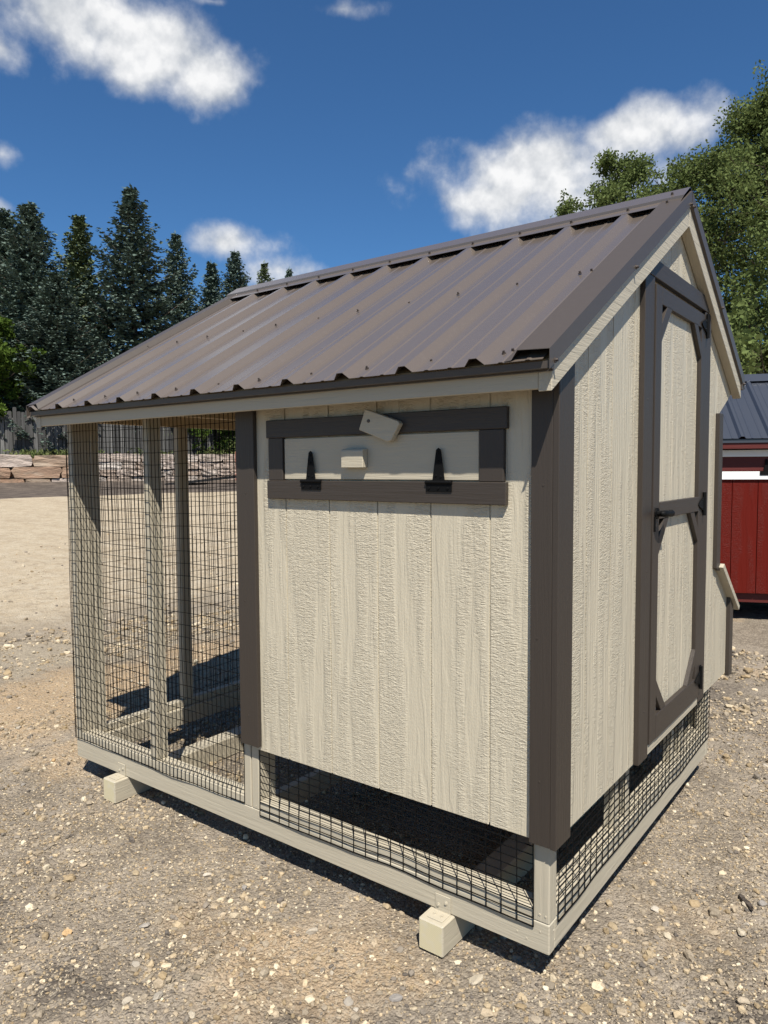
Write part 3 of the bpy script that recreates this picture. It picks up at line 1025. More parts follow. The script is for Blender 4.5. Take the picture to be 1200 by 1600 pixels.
def wires(name, axis, fixed, a0, a1, b0, b1, da, db, rad=0.00145, wave=0.0016, seed=0, hem=0.0):
    """panel in the plane axis=fixed; a = horizontal run, b = height"""
    r = random.Random(seed)
    ph = [r.uniform(0, 6.28) for _ in range(8)]
    bm = bmesh.new()

    def P(a, b, k):
        o_ = wave * (math.sin(a * 9 + ph[0]) + math.sin(b * 7 + ph[1]) + 0.6 * math.sin(a * 23 + b * 5 + ph[2]))
        sa = 0.0018 * math.sin(b * 11 + a * 3 + ph[3])
        sb = 0.003 * math.sin(a * 6 + ph[4]) + 0.0016 * math.sin(a * 17 + ph[5])
        f_ = fixed + o_
        return (a + sa, f_, b + sb) if axis == 1 else (f_, a + sa, b + sb)
    na = max(1, round((a1 - a0) / da))
    nb = max(1, round((b1 - b0) / db))
    for i in range(na + 1):
        a = a0 + (a1 - a0) * i / na
        n = max(3, int((b1 - b0) / 0.14))
        top_ = b1 + r.uniform(0, .004)
        tube(bm, [P(a, b0 - r.uniform(0, hem) * (k == 0) + (top_ - b0) * k / n, k) for k in range(n + 1)], rad, 4)
    for j in range(nb + 1):
        b = b0 + (b1 - b0) * j / nb
        n = max(3, int((a1 - a0) / 0.07))
        tube(bm, [P(a0 + (a1 - a0) * k / n, b, k) for k in range(n + 1)], rad * (1.35 if j == 0 else 1.0), 4)
    o = bm_obj(name, bm, M['wire'], coop)
    return o


wires('wire_mesh', 1, -0.0052, -L - .002, -1.252, 0.183, 1.742, 0.0254, 0.0508, seed=1, hem=.006)
wires('wire_mesh', 1, -0.0052, -1.166, -0.048, 0.165, 0.426, 0.0508, 0.0254, rad=.0017, seed=2, hem=.004)
wires('wire_mesh', 0, 0.0058, 0.050, WD + .0, 0.168, 0.4185, 0.0508, 0.0254, rad=.0017, seed=3, hem=.004)
wires('wire_mesh', 0, -L - .0058, 0.0, WD, 0.183, 1.78, 0.0254, 0.0508, seed=4)
wires('wire_mesh', 1, WD + .0058, -L, -1.22, 0.183, 1.78, 0.0254, 0.0508, seed=5)
box('skirt_board', -1.172, -0.05, WD - .019, WD - .001, zs + .0005, 0.419, 'greige_x', coop, .001)

for (x, y, z, ax) in [(-1.19, -.0302, .55, 1), (-1.2, -.0302, .98, 1), (-1.185, -.0302, 1.38, 1), (-.02, -.0302, .6, 1), (-.03, -.0302, 1.0, 1), (-.015, -.0302, 1.42, 1),
                      (.0302, .72, .6, 0), (.0302, .725, 1.1, 0), (.0302, .715, 1.7, 0), (-.028, -.0002, .15, 1), (-.07, -.0002, .115, 1), (-.1, -.0002, .125, 1), (-.03, -.0002, .2, 1),
                      (-.012, -.0002, .2, 1), (.0002, .03, .15, 0), (.0002, .035, .12, 0), (-2.2, -.0002, .14, 1), (-1.19, -.0002, .19, 1)]:
    bm = bmesh.new()
    bmesh.ops.create_cone(bm, cap_ends=True, segments=8, radius1=.0035, radius2=.003, depth=.0016, matrix=Matrix.Translation((x, y, z)) @ Matrix.Rotation(math.pi / 2, 4, 'X' if ax == 1 else 'Y'))
    bm_obj('nail', bm, M['brown_z'] if (z > .4) else M['greige_z'], coop)

# ---- hatch on the front wall
h = [box('hatch_frame', -1.0755, -0.1255, -0.030, -0.0112, 1.5765, 1.6385, 'brown_x', coop, .002),
     box('hatch_frame', -1.0735, -0.1275, -0.030, -0.0112, 1.3625, 1.4275, 'brown_x', coop, .002),
     box('hatch_frame', -1.0665, -0.9965, -0.0285, -0.0112, 1.428, 1.576, 'brown_z', coop, .002),
     box('hatch_frame', -0.2135, -0.1355, -0.0285, -0.0112, 1.428, 1.576, 'brown_z', coop, .002)]
hatch = box('hatch_door', -0.9930, -0.2165, -0.0215, -0.0113, 1.4315, 1.5725, 'greige_x', coop, .002)
prism('hatch_knob', [(-0.0216, 1.470), (-.048, 1.470), (-.048, 1.525), (-.042, 1.531), (-.0216, 1.531)], 0, -0.712, -0.622, 'greige_x', hatch, .002)
for hx in (-0.859, -0.347):
    hg = empty('hatch_hinge')
    hg.parent = hatch
    me_o = prism('hinge_plate', [(hx - .045, 1.397), (hx + .045, 1.397), (hx + .045, 1.4235), (hx - .045, 1.4235)], 1, -0.0335, -0.0302, 'black', hg, .0006)
    prism('hinge_strap', [(hx - .022, 1.4265), (hx + .022, 1.4265), (hx + .008, 1.522), (hx, 1.528), (hx - .008, 1.522)], 1, -0.0345, -0.0305, 'black', hg, .0008)
    bm = bmesh.new()
    tube(bm, [(hx - .046, -.0335, 1.4255), (hx + .046, -.0335, 1.4255)], .0055, 8)
    bm_obj('hinge_barrel', bm, M['black'], hg)
    for sx_, sz_ in ((-.033, 1.408), (0, 1.408), (.033, 1.408), (-.008, 1.445), (.009, 1.442), (0, 1.488), (0, 1.513)):
        bm = bmesh.new()
        bmesh.ops.create_cone(bm, cap_ends=True, segments=8, radius1=.004, radius2=.003, depth=.002, matrix=Matrix.Translation((hx + sx_, -.0355, sz_)) @ Matrix.Rotation(math.pi / 2, 4, 'X'))
        bm_obj('hinge_screw', bm, M['black'], hg)
    # flatten: hinge pieces belong to the hatch door directly
    for ch in list(hg.children):
        ch.parent = hatch
    bpy.data.objects.remove(hg)
# turn button
tb = [(-0.608, 1.654), (-0.482, 1.612), (-0.475, 1.603), (-0.508, 1.553), (-0.520, 1.549), (-0.634, 1.590)]
o = prism('turn_button', tb, 1, -0.052, -0.0305, 'greige_x', coop, .002)
bm = bmesh.new()
bmesh.ops.create_cone(bm, cap_ends=True, segments=10, radius1=.006, radius2=.005, depth=.003, matrix=Matrix.Translation((-0.594, -.053, 1.616)) @ Matrix.Rotation(math.pi / 2, 4, 'X'))
bm_obj('screw', bm, M['screw'], o)

# ---- door in the gable
DY0, DY1 = 0.782, 1.478
prism('door_trim', [(.672, .418), (.774, .418), (.774, 2.1255), (.672, 2.1255)], 0, 0.0113, 0.030, 'brown_z', coop, .0015)
prism('door_trim', [(1.486, .43), (1.583, .43), (1.583, 2.124), (1.486, 2.124)], 0, 0.0113, 0.030, 'brown_z', coop, .0015)
hy0 = (2.126 + .1 - EZ) / SL + EY
hy1 = (2.196 + .1 - EZ) / SL + EY
prism('door_header', [(.676, 2.1265), (1.545, 2.1265), (1.545, 2.138), (1.46, 2.190), (.786, 2.190)], 0, 0.0113, 0.0315, 'brown_y', coop, .0015)
door = box('door', 0.0087, 0.0125, DY0, DY1, 0.462, 2.118, 'siding', coop, 0.0)
# grooved face boards of the door
dys = [DY0, 0.87, 1.06, 1.25, 1.40, DY1]
for a, b in zip(dys, dys[1:]):
    box('door_board', 0.0127, 0.0165, a + .002, b - .002, 0.463, 2.104, 'siding', door, .0008)
fx0, fx1 = 0.0167, 0.034
box('stile', fx0, fx1, DY0, .852, 0.461, 2.106, 'brown_z', door, .0015)
box('stile', fx0, fx1, 1.410, DY1, 0.461, 2.106, 'brown_z', door, .0015)
box('rail', fx0, fx1, .8525, 1.4095, 2.045, 2.106, 'brown_y', door, .0015)
box('rail', fx0, fx1 + .002, .8525, 1.4095, 1.278, 1.338, 'brown_y', door, .0015)
box('rail', fx0, fx1 + .001, .8525, 1.4095, 0.461, 0.553, 'brown_y', door, .0015)
box('threshold', 0.0115, 0.0265, .7745, 1.4855, 0.421, 0.458, 'greige_y', coop, .0015)


def brace(y, z, sy, sz, s=.125, sh=.13):
    t_ = .045
    prism('brace', [(y, z + sz * sh), (y, z + sz * (sh - t_ * 1.35)), (y + sy * (s - t_ * 1.35), z), (y + sy * s, z)], 0, fx0, fx1, 'brown_z', door, .0012)


brace(.8525, 2.0495, 1, -1)
brace(1.4095, 2.0495, -1, -1)
brace(.8525, 1.2775, 1, -1)
brace(1.4095, 1.2775, -1, -1)
brace(.8525, .5535, 1, 1)
brace(1.4095, .5535, -1, 1)
for hz in (2.062, 1.306, 0.545):
    prism('hinge_strap', [(1.474, hz - .03), (1.474, hz + .03), (1.40, hz + .007), (1.395, hz), (1.40, hz - .007)], 0, fx1 + .0022, fx1 + .0062, 'black', door, .0008)
    box('hinge_plate', 0.0303, 0.0345, 1.489, 1.515, hz - .048, hz + .048, 'black', door, .0008)
    bm = bmesh.new()
    tube(bm, [(0.0405, 1.482, hz - .05), (0.0405, 1.482, hz + .05)], .0075, 8)
    bm_obj('hinge_barrel', bm, M['black'], door)
    for dz in (-.016, .016):
        bm = bmesh.new()
        bmesh.ops.create_cone(bm, cap_ends=True, segments=8, radius1=.004, radius2=.003, depth=.003, matrix=Matrix.Translation((fx1 + .0075, 1.455, hz + dz)) @ Matrix.Rotation(math.pi / 2, 4, 'Y'))
        bm_obj('hinge_screw', bm, M['black'], door)
# T-handle latch
bm = bmesh.new()
tube(bm, [(0.0345, .815, 1.30), (0.040, .815, 1.30), (0.0405, .815, 1.30)], .021, 12)
tube(bm, [(0.040, .815, 1.30), (0.062, .815, 1.30)], .011, 10)
bm_obj('latch_base', bm, M['black'], door)
bm = bmesh.new()
tube(bm, [(0.068, .765, 1.302), (0.070, .785, 1.302), (0.070, .815, 1.30), (0.070, .85, 1.299), (0.067, .885, 1.298)], [.007, .012, .013, .010, .0135], 10)
bm_obj('latch_handle', bm, M['black'], door, 0, True)
box('latch_arm', fx1 + .0005, fx1 + .0045, .79, .803, 1.235, 1.29, 'black', door, .0006)

# ------------------------------------------------------------------ the red coop behind
shed = empty('red_coop', SHED_P, SHED_A)
tag(shed, 'dark red coop with navy metal roof standing behind the greige one', 'chicken coop')
SW, SD = 2.6, 1.5
sE_y, sE_z, sR_y = -0.14, 1.575, 0.85
sR_z = sE_z + .62 * (sR_y - sE_y)
sB_y = 1.64
sB_z = sR_z - .62 * (sB_y - sR_y)
nb_ = int(SW / .2032)
for k in range(nb_ + 1):
    a, b = .02 + k * .2032 - .09, .02 + (k + 1) * .2032 - .09
    a, b = max(a, 0.0), min(b, SW)
    if b - a > .02:
        box('siding_board', a + .0024, b - .0024, -0.009, 0.0, .25, sE_z - .03, 'red_siding', shed, .0012)
box('wall', 0.0, SW, .0002, SD, .255, sE_z - .05, 'red_siding', shed, 0.0)
prism('gable_wall', [(0, sE_z - .05), (sR_y, sR_z - .05), (SD, sE_z + .0)], 0, 0.0, SW, 'red_siding', shed, 0.0)
for x in (.3, SW - .4):
    box('skid', x, x + .089, -.03, SD + .03, -.02, .165, 'redb_y', shed, .003)
box('base_board', 0.0, SW, .03, .068, .165, .254, 'redb_x', shed, .002)
box('base_board', 0.0, SW, SD - .04, SD - .002, .165, .254, 'redb_x', shed, .002)
box('fascia', -.05, SW + .05, -.12, -.1, sE_z - .085, sE_z - .02, 'redb_x', shed, .002)
box('hatch_frame', .25, SW - .5, -.028, -.0092, 1.425, 1.482, 'white_x', shed, .002)
box('hatch_frame', .25, SW - .5, -.028, -.0092, 1.230, 1.298, 'white_x', shed, .002)
hd = box('hatch_door', .3, SW - .55, -.02, -.0092, 1.3045, 1.4245, 'redb_x', shed, .001)
for hx in (1.205, 1.90):
    prism('hinge_strap', [(hx - .022, 1.302), (hx + .022, 1.302), (hx + .007, 1.402), (hx - .007, 1.402)], 1, -.034, -.0285, 'black', hd, .0006)
    prism('hinge_plate', [(hx - .05, 1.267), (hx + .05, 1.267), (hx + .05, 1.30), (hx - .05, 1.30)], 1, -.034, -.0285, 'black', hd, .0006)
SRB = [SW + .05 - .06 - .2286 * k for k in range(13)]
sheet(shed, 'roof_panel', -.06, SW + .06, SRB, sE_y, sE_z, sR_y - .01, sR_z - .006, 'navy')
sheet(shed, 'roof_panel', -.06, SW + .06, SRB, sB_y, sB_z, sR_y + .01, sR_z - .006, 'navy')
ct = [(sR_y - .12, sR_z - .048), (sR_y, sR_z + .03), (sR_y + .12, sR_z - .048)]
prism('ridge_cap', ct + [(y, z - .002) for y, z in ct[::-1]], 0, -.07, SW + .07, 'navy', shed, 0.0)
box('drip_edge', -.055, SW + .055, -.13, -.121, sE_z - .035, sE_z - .004, 'navy', shed, 0.0)
for ya, yb in ((sE_y + .02, sR_y), (sR_y, sB_y - .02)):
    za, zc = sR_z - .62 * abs(ya - sR_y), sR_z - .62 * abs(yb - sR_y)
    prism('rake_fascia', [(ya, za - .012), (yb, zc - .012), (yb, zc - .1), (ya, za - .1)], 0, SW + .002, SW + .04, 'redb_y', shed, .001)
    prism('rake_fascia', [(ya, za - .012), (yb, zc - .012), (yb, zc - .1), (ya, za - .1)], 0, -.04, -.002, 'redb_y', shed, .001)

# ------------------------------------------------------------------ far side of the yard: bank, stone wall, fence
A0 = Vector((-37.05, 16.0, 0))
A1 = Vector((-31.25, 26.65, 0))
wd = (A1 - A0).normalized()
wn = Vector((wd.y, -wd.x, 0))                        # towards the camera
WZ0, WTOP = 0.5, 2.3
wl = (A1 - A0).length


def wpt(s, out, z):
    return A0 + wd * s + wn * out + Vector((0, 0, z))


# raised terrace behind the wall
bm = bmesh.new()
cor = [wpt(-60, -.7, 0), wpt(60, -.7, 0), wpt(90, -70, 0), wpt(-90, -70, 0)]
A = [bm.verts.new((q.x, q.y, 0.2)) for q in cor]
B = [bm.verts.new((q.x, q.y, 2.12)) for q in cor]
bm.faces.new(B)
for i in range(4):
    bm.faces.new([A[i], A[(i + 1) % 4], B[(i + 1) % 4], B[i]])
o = bm_obj('terrain', bm, M['terrace'])
o['kind'] = 'structure'

wall = empty('stone_wall', wpt(0, 0, 0.5))
tag(wall, 'retaining wall of tan and grey stone blocks below the plank fence', 'stone wall')
wall.rotation_euler = (0, 0, math.atan2(wd.y, wd.x))
blk = []
for k in range(7):
    bm = bmesh.new()
    bmesh.ops.create_cube(bm, size=1.0)
    bmesh.ops.subdivide_edges(bm, edges=list(bm.edges), cuts=2, use_grid_fill=True)
    for v in bm.verts:
        v.co += Vector((random.uniform(-.03, .03), random.uniform(-.06, .05), random.uniform(-.03, .03)))
        if abs(v.co.x) > .45 and abs(v.co.z) > .4:
            v.co.x *= .94
            v.co.z *= .93
    me = bpy.data.meshes.new('stone')
    bmesh.ops.recalc_face_normals(bm, faces=bm.faces)
    bm.to_mesh(me)
    bm.free()
    blk.append(me)
blk_pale = [q.copy() for q in blk]
for q in blk:
    q.materials.append(M['wallstone'])
for q in blk_pale:
    q.materials.append(M['rubble'])
box('core', -3, wl + 3, 0.05, .75, -.3, 1.55, 'wallstone', wall, 0.0)
rw = random.Random(5)


def put_stone(s0, s1, z0, z1, pale):
    o = bpy.data.objects.new('stone', rw.choice(blk_pale if pale else blk))
    COL.objects.link(o)
    o.parent = wall
    o.location = ((s0 + s1) / 2, 0.02 + rw.uniform(-.07, .07), (z0 + z1) / 2 - .5)
    o.scale = ((s1 - s0) * .975, .75, (z1 - z0) * .965)
    if rw.random() < .5:
        o.rotation_euler = (0, 0, math.pi)


sp = 3.95
for (z0, z1, w0, w1) in ((0.3, 1.02, .9, 1.7), (1.02, 1.62, 1.1, 2.6), (1.62, 2.25, 1.6, 2.9)):
    s = -3.0 + rw.uniform(-.5, 0)
    while s < sp:
        e = min(s + rw.uniform(w0, w1), sp) if sp - s < 3.4 else s + rw.uniform(w0, w1)
        put_stone(s, e, z0, z1 + rw.uniform(-.03, .03), rw.random() < .18)
        s = e
z = 0.3
for ch, w0, w1 in ((.42, .7, 1.6), (.38, .5, 1.2), (.34, .4, 1.0), (.42, .5, 1.3), (.44, .8, 1.9)):
    s = sp
    while s < wl + 3:
        e = s + rw.uniform(w0, w1)
        put_stone(s, e, z, z + ch * rw.uniform(.94, 1.04), True)
        s = e
    z += ch

# dark bank of dirt along the foot of the wall
n_s, n_t = 120, 14
V, F = [], []
for i in range(n_s + 1):
    s = -7 + (wl + 24) * i / n_s
    for j in range(n_t + 1):
        t_ = j / n_t
        out = 0.25 + t_ * (10.5 + 0.9 * float(vnoise(np.array(s * .8), np.array(3.0), 9)) - 0.12 * s)
        q = wpt(s, out, 0)
        zz = float(ground_z(q.x, q.y)) + 0.03 + .10 * math.sin(math.pi * min(1, t_ * 1.0)) * float(vnoise(np.array(s * 1.5), np.array(t_ * 5), 8)) + (0.22 * max(0, 1 - t_ * 4)) - .05 * (t_ > .98)
        V.append((q.x, q.y, zz))
for i in range(n_s):
    for j in range(n_t):
        a = i * (n_t + 1) + j
        F.append((a, a + 1, a + n_t + 2, a + n_t + 1))
me = fastmesh('dirt_bank', np.array(V), np.array(F))
me.shade_smooth()
o = link('dirt_bank', me, M['dirt'])
o['kind'] = 'structure'

# plank fence on top of the wall
fence = empty('plank_fence', wpt(0, -1.1, 2.1))
fence.rotation_euler = (0, 0, math.atan2(wd.y, wd.x))
tag(fence, 'tall weathered grey plank fence above the stone wall', 'fence')
pm = []
for k in range(5):
    hh = 2.55 + random.uniform(-.12, .12)
    bm = bmesh.new()
    pts = [(-.088, 0), (.088, 0), (.088, hh - .03), (.05, hh), (-.05, hh), (-.088, hh - .03)]
    A = [bm.verts.new((x, -.012, z)) for x, z in pts]
    B = [bm.verts.new((x, .012, z)) for x, z in pts]
    bm.faces.new(A)
    bm.faces.new(B[::-1])
    for i in range(6):
        bm.faces.new([A[i], B[i], B[(i + 1) % 6], A[(i + 1) % 6]])
    bmesh.ops.recalc_face_normals(bm, faces=bm.faces)
    me = bpy.data.meshes.new('plank')
    bm.to_mesh(me)
    bm.free()
    me.materials.append(M['plank'])
    pm.append(me)
s = -4.0
while s < wl - 1.0:
    o = bpy.data.objects.new('plank', rw.choice(pm))
    COL.objects.link(o)
    o.parent = fence
    o.location = (s, rw.choice((0.0, -.03)), rw.uniform(-.06, .04))
    o.rotation_euler = (0, rw.uniform(-.012, .012), rw.uniform(-.04, .04))
    s += .197
for z in (.5, 2.0):
    box('rail', -4, wl - 1.0, .03, .08, z, z + .09, 'plank', fence, 0.0)
for s in np.arange(-3.9, wl - 1, 2.4):
    box('post', s, s + .1, .081, .18, -.2, 2.3, 'plank', fence, 0.0)

# dark steel ramp lying in front of the wall, and a stack of reddish blocks beside the wall end
rp = wpt(9.9, 3.0, 0)
zz = float(ground_z(rp.x, rp.y))
ramp = empty('steel_ramp', (rp.x, rp.y, zz), math.atan2(wd.y, wd.x) - .12)
tag(ramp, 'low dark steel ramp lying in front of the pale stone wall', 'ramp')
prism('deck', [(-2.2, .12), (2.6, .62), (2.6, .52), (-2.2, .02)], 1, -.9, .9, 'darksteel', ramp, 0.0)
prism('frame', [(-2.2, .0), (2.6, .12), (2.6, .02), (-2.2, -.06)], 1, -.85, .85, 'darksteel', ramp, 0.0)
box('leg', 2.4, 2.5, -.8, -.7, -.1, .55, 'darksteel', ramp, 0.0)
box('leg', 2.4, 2.5, .7, .8, -.1, .55, 'darksteel', ramp, 0.0)
bp_ = wpt(wl + .45, .9, 0.0)
zz = float(ground_z(bp_.x, bp_.y))
bs = empty('block_stack', (bp_.x, bp_.y, zz), math.atan2(wd.y, wd.x))
tag(bs, 'upright stack of reddish stone blocks beside the pale wall', 'block stack')
for k in range(4):
    box('block', -.65 + rw.uniform(-.05, .05), .65, -.4, .4, k * .62, k * .62 + .6, 'brick', bs, .03)

# ------------------------------------------------------------------ vegetation


def quads_mesh(name, C, U_, V_):
    """leaf quads (diamonds): centres, half-length and half-width vectors"""
    n = len(C)
    P = np.stack([C - U_, C + V_ - U_ * .15, C + U_, C - V_ - U_ * .15], 1).reshape(-1, 3)
    F = (np.arange(n) * 4)[:, None] + np.array([0, 1, 2, 3])[None]
    return fastmesh(name, P, F)


def spruce_mesh(H, Rb, seed, droop=0.25, open_=1.0):
    r = np.random.default_rng(seed)
    C, U_, V_ = [], [], []
    bmw = bmesh.new()
    tube(bmw, [(0, 0, -.3), (0.02, .03, H * .3), (0, .02, H * .65), (0, 0, H * .98)], [H * .016, H * .012, H * .006, .012], 7)
    z = H * .03
    while z < H * .985:
        t_ = z / H
        prof = Rb * (1 - t_) ** 0.9 * (1.0 if t_ > .12 else .8 + t_ * 1.6) + .04
        nb = int(max(6, (9 + 5 * (1 - t_)) * open_))
        a0 = r.uniform(0, 6.28)
        for k in range(nb):
            a = a0 + 6.283 * k / nb + r.normal(0, .2)
            ln = max(.2, prof * (r.uniform(.55, 1.0) if r.random() < .7 else r.uniform(.95, 1.28)))
            up = .62 * t_ - droop * (1 - t_) + r.normal(0, .09)
            dirh = np.array([math.cos(a), math.sin(a), 0])
            side = np.array([-math.sin(a), math.cos(a), 0])
            zz = z + r.normal(0, .1)
            curve = .34
            if ln > .8:
                tube(bmw, [(0, 0, zz), tuple(dirh * ln * .5 + np.array([0, 0, zz + ln * .5 * (up + curve * .25)])), tuple(dirh * ln * .95 + np.array([0, 0, zz + ln * .95 * (up + curve * .9)]))], [.04, .026, .008], 4)
            m_ = int(4 + ln * 6.5)
            s_ = np.linspace(.15, 1.0, m_) + r.normal(0, .03, m_)
            for s1 in s_:
                base = dirh * ln * s1 + np.array([0, 0, zz + ln * s1 * (up + curve * s1 * s1)])
                tw = (.18 + .7 * (1 - s1) * min(ln, 3.0) / 3.0 + .12 * min(ln, 2) / 2) * r.uniform(.75, 1.2)
                for sg in (-1, 1):
                    d = dirh * r.uniform(.5, .95) + side * sg * r.uniform(.45, .9) + np.array([0, 0, r.normal(-.12, .09)])
                    d /= np.linalg.norm(d)
                    nn = max(3, int(tw / .075))
                    for q in range(nn):
                        f_ = (q + .6) / nn
                        c0 = base + d * tw * f_ + np.array([0, 0, -.16 * f_ * tw]) + r.normal(0, .03, 3)
                        d2 = d + r.normal(0, .34, 3) + np.array([0, 0, .16])
                        d2 /= np.linalg.norm(d2)
                        w_ = np.cross(d2, r.normal(0, .55, 3) + np.array([0, 0, 1.0]))
                        w_ /= np.linalg.norm(w_) + 1e-6
                        C.append(c0)
                        U_.append(d2 * r.uniform(.075, .135))
                        V_.append(w_ * r.uniform(.045, .08))
        z += r.uniform(.5, .72) * (0.5 + .65 * (1 - t_)) * (H / 17) ** .5
    for q in range(14):
        C.append(np.array([r.normal(0, .04), r.normal(0, .04), H * (1 - .012 * q)]))
        U_.append(np.array([r.normal(0, .25), r.normal(0, .25), .9]) * .2)
        V_.append(np.array([.04, r.normal(0, .03), 0]))
    mt = bpy.data.meshes.new('trunk')
    bmw.to_mesh(mt)
    bmw.free()
    mt.materials.append(M['bark'])
    return quads_mesh('crown', np.array(C), np.array(U_), np.array(V_)), mt


SPR = [spruce_mesh(16.5, 4.7, 1, .10), spruce_mesh(16.5, 3.9, 2, .18), spruce_mesh(16.5, 4.3, 3, .30, .8)]
SPR_MATS = {}


def spruce(loc, top, kind, mat, label, wide=1.0, rz=0.0):
    key = (kind, mat)
    if key not in SPR_MATS:
        cm = SPR[kind][0].copy()
        cm.materials.append(M[mat])
        SPR_MATS[key] = cm
    zb_ = 2.0
    sc = (top - zb_) / 16.5
    e = empty('spruce_tree', (loc[0], loc[1], zb_), rz)
    e.scale = (sc * wide * 1.12, sc * wide * 1.12, sc)
    tag(e, label, 'tree', 'spruces behind the fence')
    link('crown', SPR_MATS[key], None, e)
    link('trunk', SPR[kind][1], None, e)


spruce((-47.67, 21.88), 18.3, 0, 'spruce_blue', 'blue-grey spruce standing directly behind the lime-green tree', 1.0, .4)
spruce((-43.35, 21.31), 17.6, 0, 'spruce_blue', 'wide blue-grey spruce with a slim pointed top behind the shorter broad one', 1.08, 1.1)
spruce((-39.05, 20.39), 12.6, 0, 'spruce_blue', 'shorter broad blue spruce in front of the pointed blue ones', 1.35, 2.2)
spruce((-46.61, 26.5), 19.0, 1, 'spruce_green', 'dark green spruce between the blue ones and the tallest', 1.0, 3.0)
spruce((-40.28, 26.26), 19.3, 2, 'spruce_blue', 'tallest spruce with a blunt top and gaps showing sky', 1.12, .2)
spruce((-42.9, 31.74), 18.4, 2, 'spruce_blue', 'narrow ragged spruce right beside the tallest, in front of a cloud', .85, 4.0)
spruce((-47.23, 38.52), 18.55, 1, 'spruce_blue', 'small blue spruce between the narrow ragged one and its slightly taller twin', .95, 5.0)
spruce((-44.15, 38.35), 18.8, 0, 'spruce_blue', 'slightly taller twin blue spruce whose tip stands by the ridge end', .82, 1.7)
spruce((-54.87, 51.91), 22.8, 2, 'spruce_green', 'far olive-green spruce tip peeking over the ridge end', .72, 2.7)
spruce((-63.51, 64.47), 26.2, 1, 'spruce_blue', 'farthest tiny spruce tip peeking over the ridge', .62, .9)
spruce((-38.0, 33.0), 13.5, 1, 'spruce_green', 'dark lower spruce seen through the wire mesh beyond the fence', 1.2, .5)


def broadleaf(name, loc, H, R_, seed, mat, label, n_leaf, cat='tree', group=None, trunk_h=.28, leaf=.085, shape=1.0, nlimb=26, taper=0.0):
    r = np.random.default_rng(seed)
    e = empty(name, loc)
    tag(e, label, cat, group)
    bmw = bmesh.new()
    lean = r.normal(0, .03, 2)
    tr = [(0, 0, -.2), (lean[0] * H * .3, lean[1] * H * .3, H * .3), (lean[0] * H * .6, lean[1] * H * .6, H * .62), (lean[0] * H, lean[1] * H, H * .96)]
    tube(bmw, tr, [H * .018, H * .014, H * .008, .02], 8)
    ends = []
    for k in range(nlimb):
        t_ = trunk_h + (1 - trunk_h) * (k / nlimb) ** .85 * .93
        a = k * 2.4 + r.normal(0, .3)
        env = R_ * (math.sin(math.pi * min(1, .16 + .84 * ((t_ - trunk_h) / (1 - trunk_h)) ** .8)) ** .7 * shape + .12)
        env *= 1 - taper * (t_ - trunk_h) / (1 - trunk_h)
        ln = env * r.uniform(.65, 1.2)
        up = r.uniform(.5, 1.1)
        b0 = np.array([lean[0] * H * t_, lean[1] * H * t_, H * t_])
        dh = np.array([math.cos(a), math.sin(a), 0])
        p1 = b0 + dh * ln * .5 + np.array([0, 0, ln * .5 * up])
        p2 = b0 + dh * ln + np.array([0, 0, ln * up * .95])
        rad = max(.012, .05 * (1 - t_) * H / 10)
        tube(bmw, [tuple(b0), tuple(p1), tuple(p2)], [rad, rad * .6, .008], 5)
        for j in range(7):
            s1 = r.uniform(.3, 1.0)
            q0 = b0 + (p1 - b0) * min(1, s1 * 2) if s1 < .5 else p1 + (p2 - p1) * (s1 - .5) * 2
            d = r.normal(0, 1, 3) * np.array([1, 1, .6]) + dh * .7 + np.array([0, 0, .45])
            d /= np.linalg.norm(d)
            q1 = q0 + d * ln * r.uniform(.25, .5)
            tube(bmw, [tuple(q0), tuple((q0 + q1) / 2 + r.normal(0, .04, 3)), tuple(q1)], [rad * .4, rad * .25, .004], 4)
            ends.append((q0 * .35 + q1 * .65, R_ * r.uniform(.1, .2)))
            ends.append((q1, R_ * r.uniform(.07, .16)))
    top_ = np.array(tr[-1])
    for j in range(10):
        ends.append((top_ + r.normal(0, .2, 3) * np.array([1, 1, 1.6]) * R_ * .3, R_ * .1))
    ec = np.array([q for q, _ in ends])
    er = np.array([q for _, q in ends])
    wts = er ** 1.6
    idx = r.choice(len(ec), n_leaf, p=wts / wts.sum())
    dv = r.normal(0, 1, (n_leaf, 3))
    dv /= np.linalg.norm(dv, axis=1)[:, None]
    C = ec[idx] + dv * (er[idx] * r.uniform(0.25, 1.15, n_leaf) ** .8)[:, None] * np.array([1, 1, .85])
    U_ = r.normal(0, 1, (n_leaf, 3))
    U_ /= np.linalg.norm(U_, axis=1)[:, None]
    Wv = np.cross(U_, r.normal(0, 1, (n_leaf, 3)))
    Wv /= np.linalg.norm(Wv, axis=1)[:, None]
    sz = leaf * r.uniform(.65, 1.25, (n_leaf, 1))
    me = quads_mesh('crown', C, U_ * sz, Wv * sz * .55)
    link('crown', me, M[mat], e)
    bm_obj('trunk', bmw, M['bark'], e)
    return e


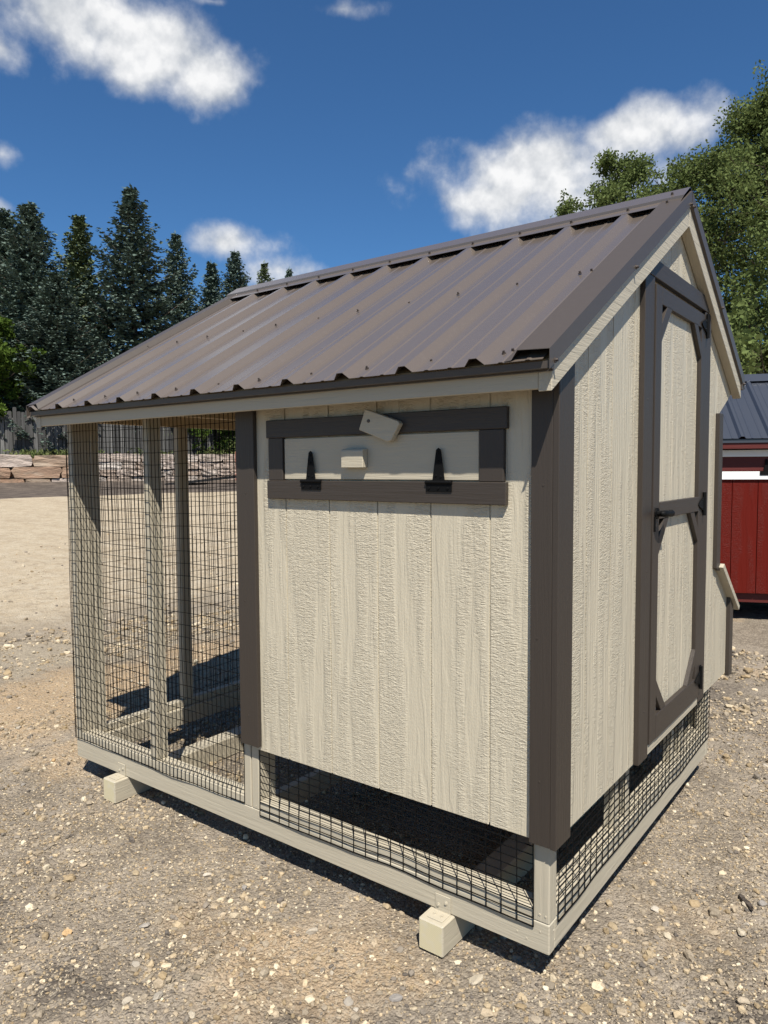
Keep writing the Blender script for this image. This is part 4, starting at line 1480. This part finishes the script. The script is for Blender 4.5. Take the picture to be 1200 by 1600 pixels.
GRP = 'leafy trees behind the red coop'
broadleaf('leafy_tree', (-2.6, 19.9, 0), 11.7, 3.0, 31, 'leaf', 'tallest leafy tree, its top rising beside the large cloud', 58000, trunk_h=.16, leaf=.052, nlimb=46, taper=.74)
broadleaf('leafy_tree', (-4.7, 20.8, 0), 10.6, 2.8, 32, 'leaf', 'slimmer leafy tree left of the tallest, rising just over the ridge peak', 34000, trunk_h=.25, leaf=.054, nlimb=30, taper=.45)
broadleaf('leafy_tree', (-7.6, 22.5, 0), 11.6, 2.2, 33, 'leaf', 'rounded leafy treetop showing above the ridge', 32000, trunk_h=.3, leaf=.056, nlimb=30, taper=.45)
broadleaf('leafy_tree', (-9.9, 23.6, 0), 11.2, 1.8, 34, 'leaf', 'thin sprigs of a treetop at the far left of the leafy row', 9000, trunk_h=.35, leaf=.056, nlimb=20, taper=.5)
broadleaf('leafy_tree', (-1.0, 24.0, 0), 11.0, 3.2, 35, 'leaf', 'broad leafy tree filling the gap behind the tallest one', 38000, trunk_h=.12, leaf=.065, nlimb=38, taper=.5)
broadleaf('shrub', (-2.2, 17.2, 0), 4.2, 2.2, 37, 'leaf', 'dark undergrowth thicket below the tall trees, above the navy roof', 16000, 'shrub', None, .05, .08)
broadleaf('leafy_tree', (-39.6, 16.6, 2.0), 7.6, 2.0, 41, 'leaf_lime', 'lime-green leafy tree in front of the spruces at the fence', 16000, trunk_h=.12, leaf=.13)
broadleaf('shrub', (-33.3, 27.0, 1.9), 3.6, 2.0, 42, 'leaf_lime', 'bright green shrub above the pale end of the stone wall', 7000, 'shrub', None, .06, .12)
broadleaf('shrub', (-34.4, 26.0, 1.9), 3.2, 1.9, 43, 'leaf', 'dark green shrub next to the fence end above the wall', 6000, 'shrub', None, .06, .12)

# weeds along the top of the wall
r = np.random.default_rng(77)
n = 6000
s = r.uniform(-4, wl + 2, n)
cl = vnoise(s * 1.3, s * 0 + 2.0, 66)
keep = r.random(n) < np.clip((cl - .3) * 2, .05, 1)
s = s[keep]
n = len(s)
hgt_ = r.uniform(0, 1, n) ** 1.8 * (.35 + 1.1 * np.clip(vnoise(s * .9, s * 0, 67) - .55, 0, 1) * 2)
out = r.uniform(-.95, -.25, n)
C = np.stack([A0.x + wd.x * s + wn.x * out, A0.y + wd.y * s + wn.y * out, 2.15 + hgt_], 1)
U_ = r.normal(0, 1, (n, 3)) + np.array([0, 0, .9])
U_ /= np.linalg.norm(U_, axis=1)[:, None]
Wv = np.cross(U_, r.normal(0, 1, (n, 3)))
Wv /= np.linalg.norm(Wv, axis=1)[:, None]
o = link('weeds', quads_mesh('weeds', C, U_ * .12, Wv * .035), M['weed'])
o['kind'] = 'stuff'
tag(o, 'rough weeds growing along the top of the stone wall', 'weeds')
